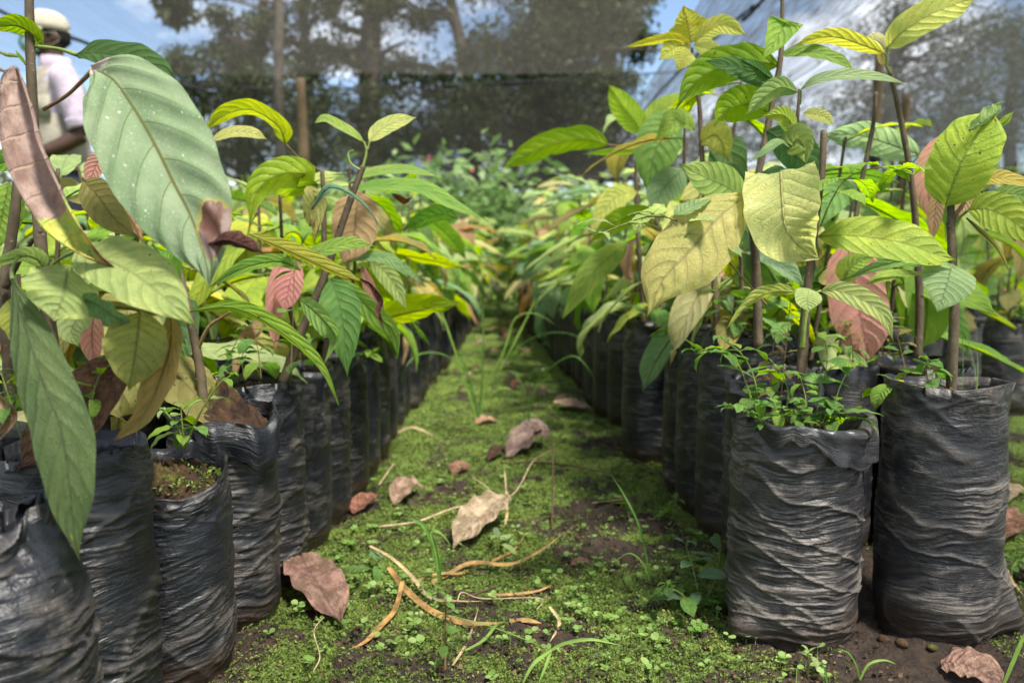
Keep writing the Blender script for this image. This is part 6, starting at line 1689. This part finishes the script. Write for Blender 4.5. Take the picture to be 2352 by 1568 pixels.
tuft('thick green grass shoot standing among the orange blades', [([(1011, 1335, d), (1002, 1280, d), (990, 1235, d), (965, 1200, d), (930, 1187, d)], 14), ([(1009, 1330, d), (1004, 1275, d), (992, 1225, d), (1010, 1222, d), (1038, 1254, d)], 9), ([(1010, 1325, d), (1014, 1280, d), (1024, 1262, d)], 8)])
d = 1.05
tuft('thin grass stalk slanting up in the middle of the path', [([(1492, 1330, d), (1485, 1280, d), (1465, 1200, d), (1430, 1130, d + .02), (1395, 1078, d + .03)], 6), ([(1490, 1325, d), (1475, 1290, d), (1445, 1270, d), (1410, 1290, d)], 4)])
d = 0.85
tuft('arching grass stalk with green seed heads at the lower edge of the picture', [([(1030, 1412, d + .08), (1120, 1435, d + .06), (1200, 1465, d + .03), (1266, 1492, d)], 3), ([(1266, 1492, d), (1225, 1525, d - .02), (1195, 1580, d - .03)], 9), ([(1266, 1492, d), (1300, 1476, d), (1360, 1468, d), (1430, 1482, d)], 9), ([(1266, 1492, d), (1255, 1525, d - .01), (1236, 1570, d - .02)], 8)], mats=('grass_pale',))
d = 0.84
tuft('small grass tuft before the weedy front bag', [([(1975, 1560, d), (1968, 1530, d), (1950, 1500, d), (1925, 1490, d)], 5), ([(1975, 1560, d), (1995, 1525, d), (2030, 1515, d), (2060, 1525, d)], 6), ([(1900, 1570, d), (1895, 1540, d), (1885, 1520, d)], 6)])
d = 0.80
tuft('pale grass blade slanting up at the photo\'s lower outer corner', [([(2305, 1570, d), (2330, 1510, d), (2352, 1460, d), (2380, 1420, d)], 10)], mats=('grass_pale',))
d = 0.96
tuft('fine grass sprays rising from the bag with the corner flap', [([(2150, 900, d), (2130, 830, d), (2095, 760, d), (2070, 715, d)], 2), ([(2242, 900, d), (2240, 850, d), (2225, 790, d), (2210, 740, d)], 2), ([(2210, 895, d), (2212, 820, d), (2208, 750, d)], 2), ([(2244, 900, d), (2246, 840, d), (2242, 790, d)], 2), ([(2152, 900, d), (2150, 850, d), (2115, 800, d)], 2)], group=None)


# ------------------------------------------------------------------ fallen leaves and clods
def fallen(label, seq, wpx, c, curl=0.5, lift=0.006, prof='cocoa', wave=0.04, roll=0.0, bite=0.1, fold=0.1):
    pts = lie(seq, lift)
    root = tag(bpy.data.objects.new('fallen_leaf', None), label, 'fallen leaf', 'fallen leaves')
    d = (pts[len(pts) // 2] - CAMP).length
    o = pts[0].copy()
    n0 = Matrix.Rotation(R(roll), 3, (pts[-1] - pts[0]).normalized()) @ Vector((0, -0.25, 1))
    me = leaf_mesh('fallen_leaf', [p - o for p in pts], wpx * 0.85 / F * d, tuple(n0), stalk_r=0.0007, mat=M['dead'], stalk_mat=M['dark_twig'], prof=prof, fold=fold, wave=wave, curl=curl * 0.65, bulge=0.05, waven=4.5, n=34, m=12, seed=int(seq[0][0]), bite=bite * 0.4)
    ob = add('fallen_leaf', me, None, None, colour(c, 0.15, 0.05)); ob.location = o
    tag(ob, label, 'fallen leaf', 'fallen leaves'); bpy.data.objects.remove(root)


pk = (0.24, 0.14, 0.095)
fallen('large pinkish-brown fallen leaf lying against the fifth bag', [(690, 1325, .03), (710, 1360, .025), (740, 1400, .02), (785, 1458, .004)], 140, pk, curl=0.3, lift=.008, wave=.05, prof='blunt', roll=-12)
fallen('reddish scrap of fallen leaf at the foot of the bags', [(812, 1180), (835, 1165, .012), (872, 1158, .01)], 55, (0.30, 0.13, 0.07), curl=0.6)
fallen('tan broken fallen leaf beside the mossy bag feet', [(905, 1160), (935, 1135, .02), (975, 1128, .012)], 70, (0.36, 0.24, 0.15), curl=0.7, bite=0.5)
fallen('large crumpled beige dry leaf in the middle of the path', [(1160, 1188, .045), (1125, 1208, .03), (1085, 1232, .015), (1040, 1252, .004)], 110, (0.40, 0.30, 0.18), curl=0.8, prof='blunt', bite=0.1, wave=.05)
fallen('pale pink curled fallen leaf on the bright moss', [(1258, 1030, .02), (1225, 1025, .03), (1190, 1040, .015), (1160, 1055)], 85, (0.38, 0.25, 0.20), curl=0.9, bite=0.1, wave=.06)
fallen('small brown fallen leaf on the bright moss', [(1040, 1088), (1058, 1080, .01), (1082, 1082)], 50, (0.26, 0.13, 0.08), curl=0.6)
fallen('tan fallen leaf lying beside the jutting black bag', [(1272, 932, .01), (1310, 940, .012), (1366, 940, .004)], 55, (0.46, 0.30, 0.22), curl=0.8)
fallen('narrow tan fallen leaf beyond the tall grass tuft', [(1092, 976), (1115, 970, .01), (1148, 968)], 34, (0.44, 0.26, 0.14), curl=0.8)
fallen('dark brown curled leaf beside the pale pink one', [(1120, 1060), (1145, 1050, .012), (1160, 1048)], 40, (0.10, 0.05, 0.03), curl=1.2)
fallen('pinkish fallen leaf cut by the lower edge before the dusty bags', [(2162, 1532, .004), (2200, 1545, .008), (2250, 1562, .008), (2300, 1590)], 110, (0.36, 0.22, 0.15), curl=0.2, prof='blunt', bite=0)
fallen('brown fallen leaf at the photo\'s edge beyond the corner flap', [(2290, 1240), (2320, 1225, .02), (2370, 1225, .02)], 80, (0.30, 0.16, 0.09), curl=0.5)
fallen('tan fallen leaf on the sunny moss at the photo\'s edge', [(2300, 1150), (2330, 1130, .008), (2365, 1130)], 34, (0.48, 0.36, 0.2), curl=0.4)
fallen('reddish fallen leaf scrap in the moss before the weedy bag', [(1310, 1300), (1335, 1292, .006), (1360, 1298)], 26, (0.30, 0.16, 0.1), curl=0.6)
far_fl = [(1090, 850), (1165, 845), (1130, 815), (1190, 890), (1105, 795), (1240, 860), (1170, 780), (1080, 870), (1290, 920), (1150, 765), (1120, 760), (1205, 815), (1065, 905), (1245, 905), (1180, 745)]
for i, (x, y) in enumerate(far_fl):
    a = rng.uniform(-1, 1)
    fallen('%s fallen leaf far along the path, %s counted from the far net' % (['brown', 'pinkish', 'tan'][i % 3], ordinal(14 - i)), [(x - 14, y + 3 * a), (x, y, .02), (x + 16, y - 3 * a, .01)], rng.uniform(20, 34), [(0.18, 0.09, 0.05), (0.34, 0.21, 0.15), (0.36, 0.25, 0.14)][i % 3], curl=0.8)

CL = []
for i in range(3):
    a = np.linspace(0, 2 * np.pi, 12, endpoint=False)
    v, f, u, _ = ellip((0, 0, 0), (1, 1, 0.7), 9, 12)
    v = v * (0.75 + 0.5 * vfbm(v[:, 0] * 1.7 + i * 5, v[:, 1] * 1.7 + v[:, 2] * 2.1, 70 + i, 3))[:, None]
    me = mesh('clod_shape', v, f, u); me.materials.append(M['soil']); CL.append(me)
cl = [(1695, 1420, 9), (1620, 1480, 10), (1540, 1330, 8), (1415, 1310, 8), (1555, 1325, 6), (2030, 1480, 14), (2070, 1500, 16), (2140, 1500, 12), (1330, 1510, 10), (1690, 1500, 9), (1310, 1290, 8), (900, 1400, 7), (1180, 1490, 8),
      (1270, 1360, 8), (1450, 1210, 7), (980, 1170, 6), (1500, 1440, 8), (1380, 1440, 6), (2215, 1515, 10), (1745, 1525, 9)]
cl += [(rng.uniform(680, 1640), rng.uniform(1180, 1560), rng.uniform(3, 7)) for _ in range(60)]
for i, (x, y, s) in enumerate(cl):
    p = G(x, y)
    if not (-0.31 < p.x < 0.75): continue
    o = add('soil_clod', CL[i % 3], None)
    k_ = s / F * p.y
    o.location = (p.x, p.y, float(ground_z(np.array(p.x), np.array(p.y))) + k_ * 0.3); o.scale = (k_, k_ * rng.uniform(.7, 1.2), k_); o.rotation_euler.z = rng.uniform(0, 6)
    tag(o, 'small dark clod of soil lying on the mossy path', 'clod', 'soil clods on the path')
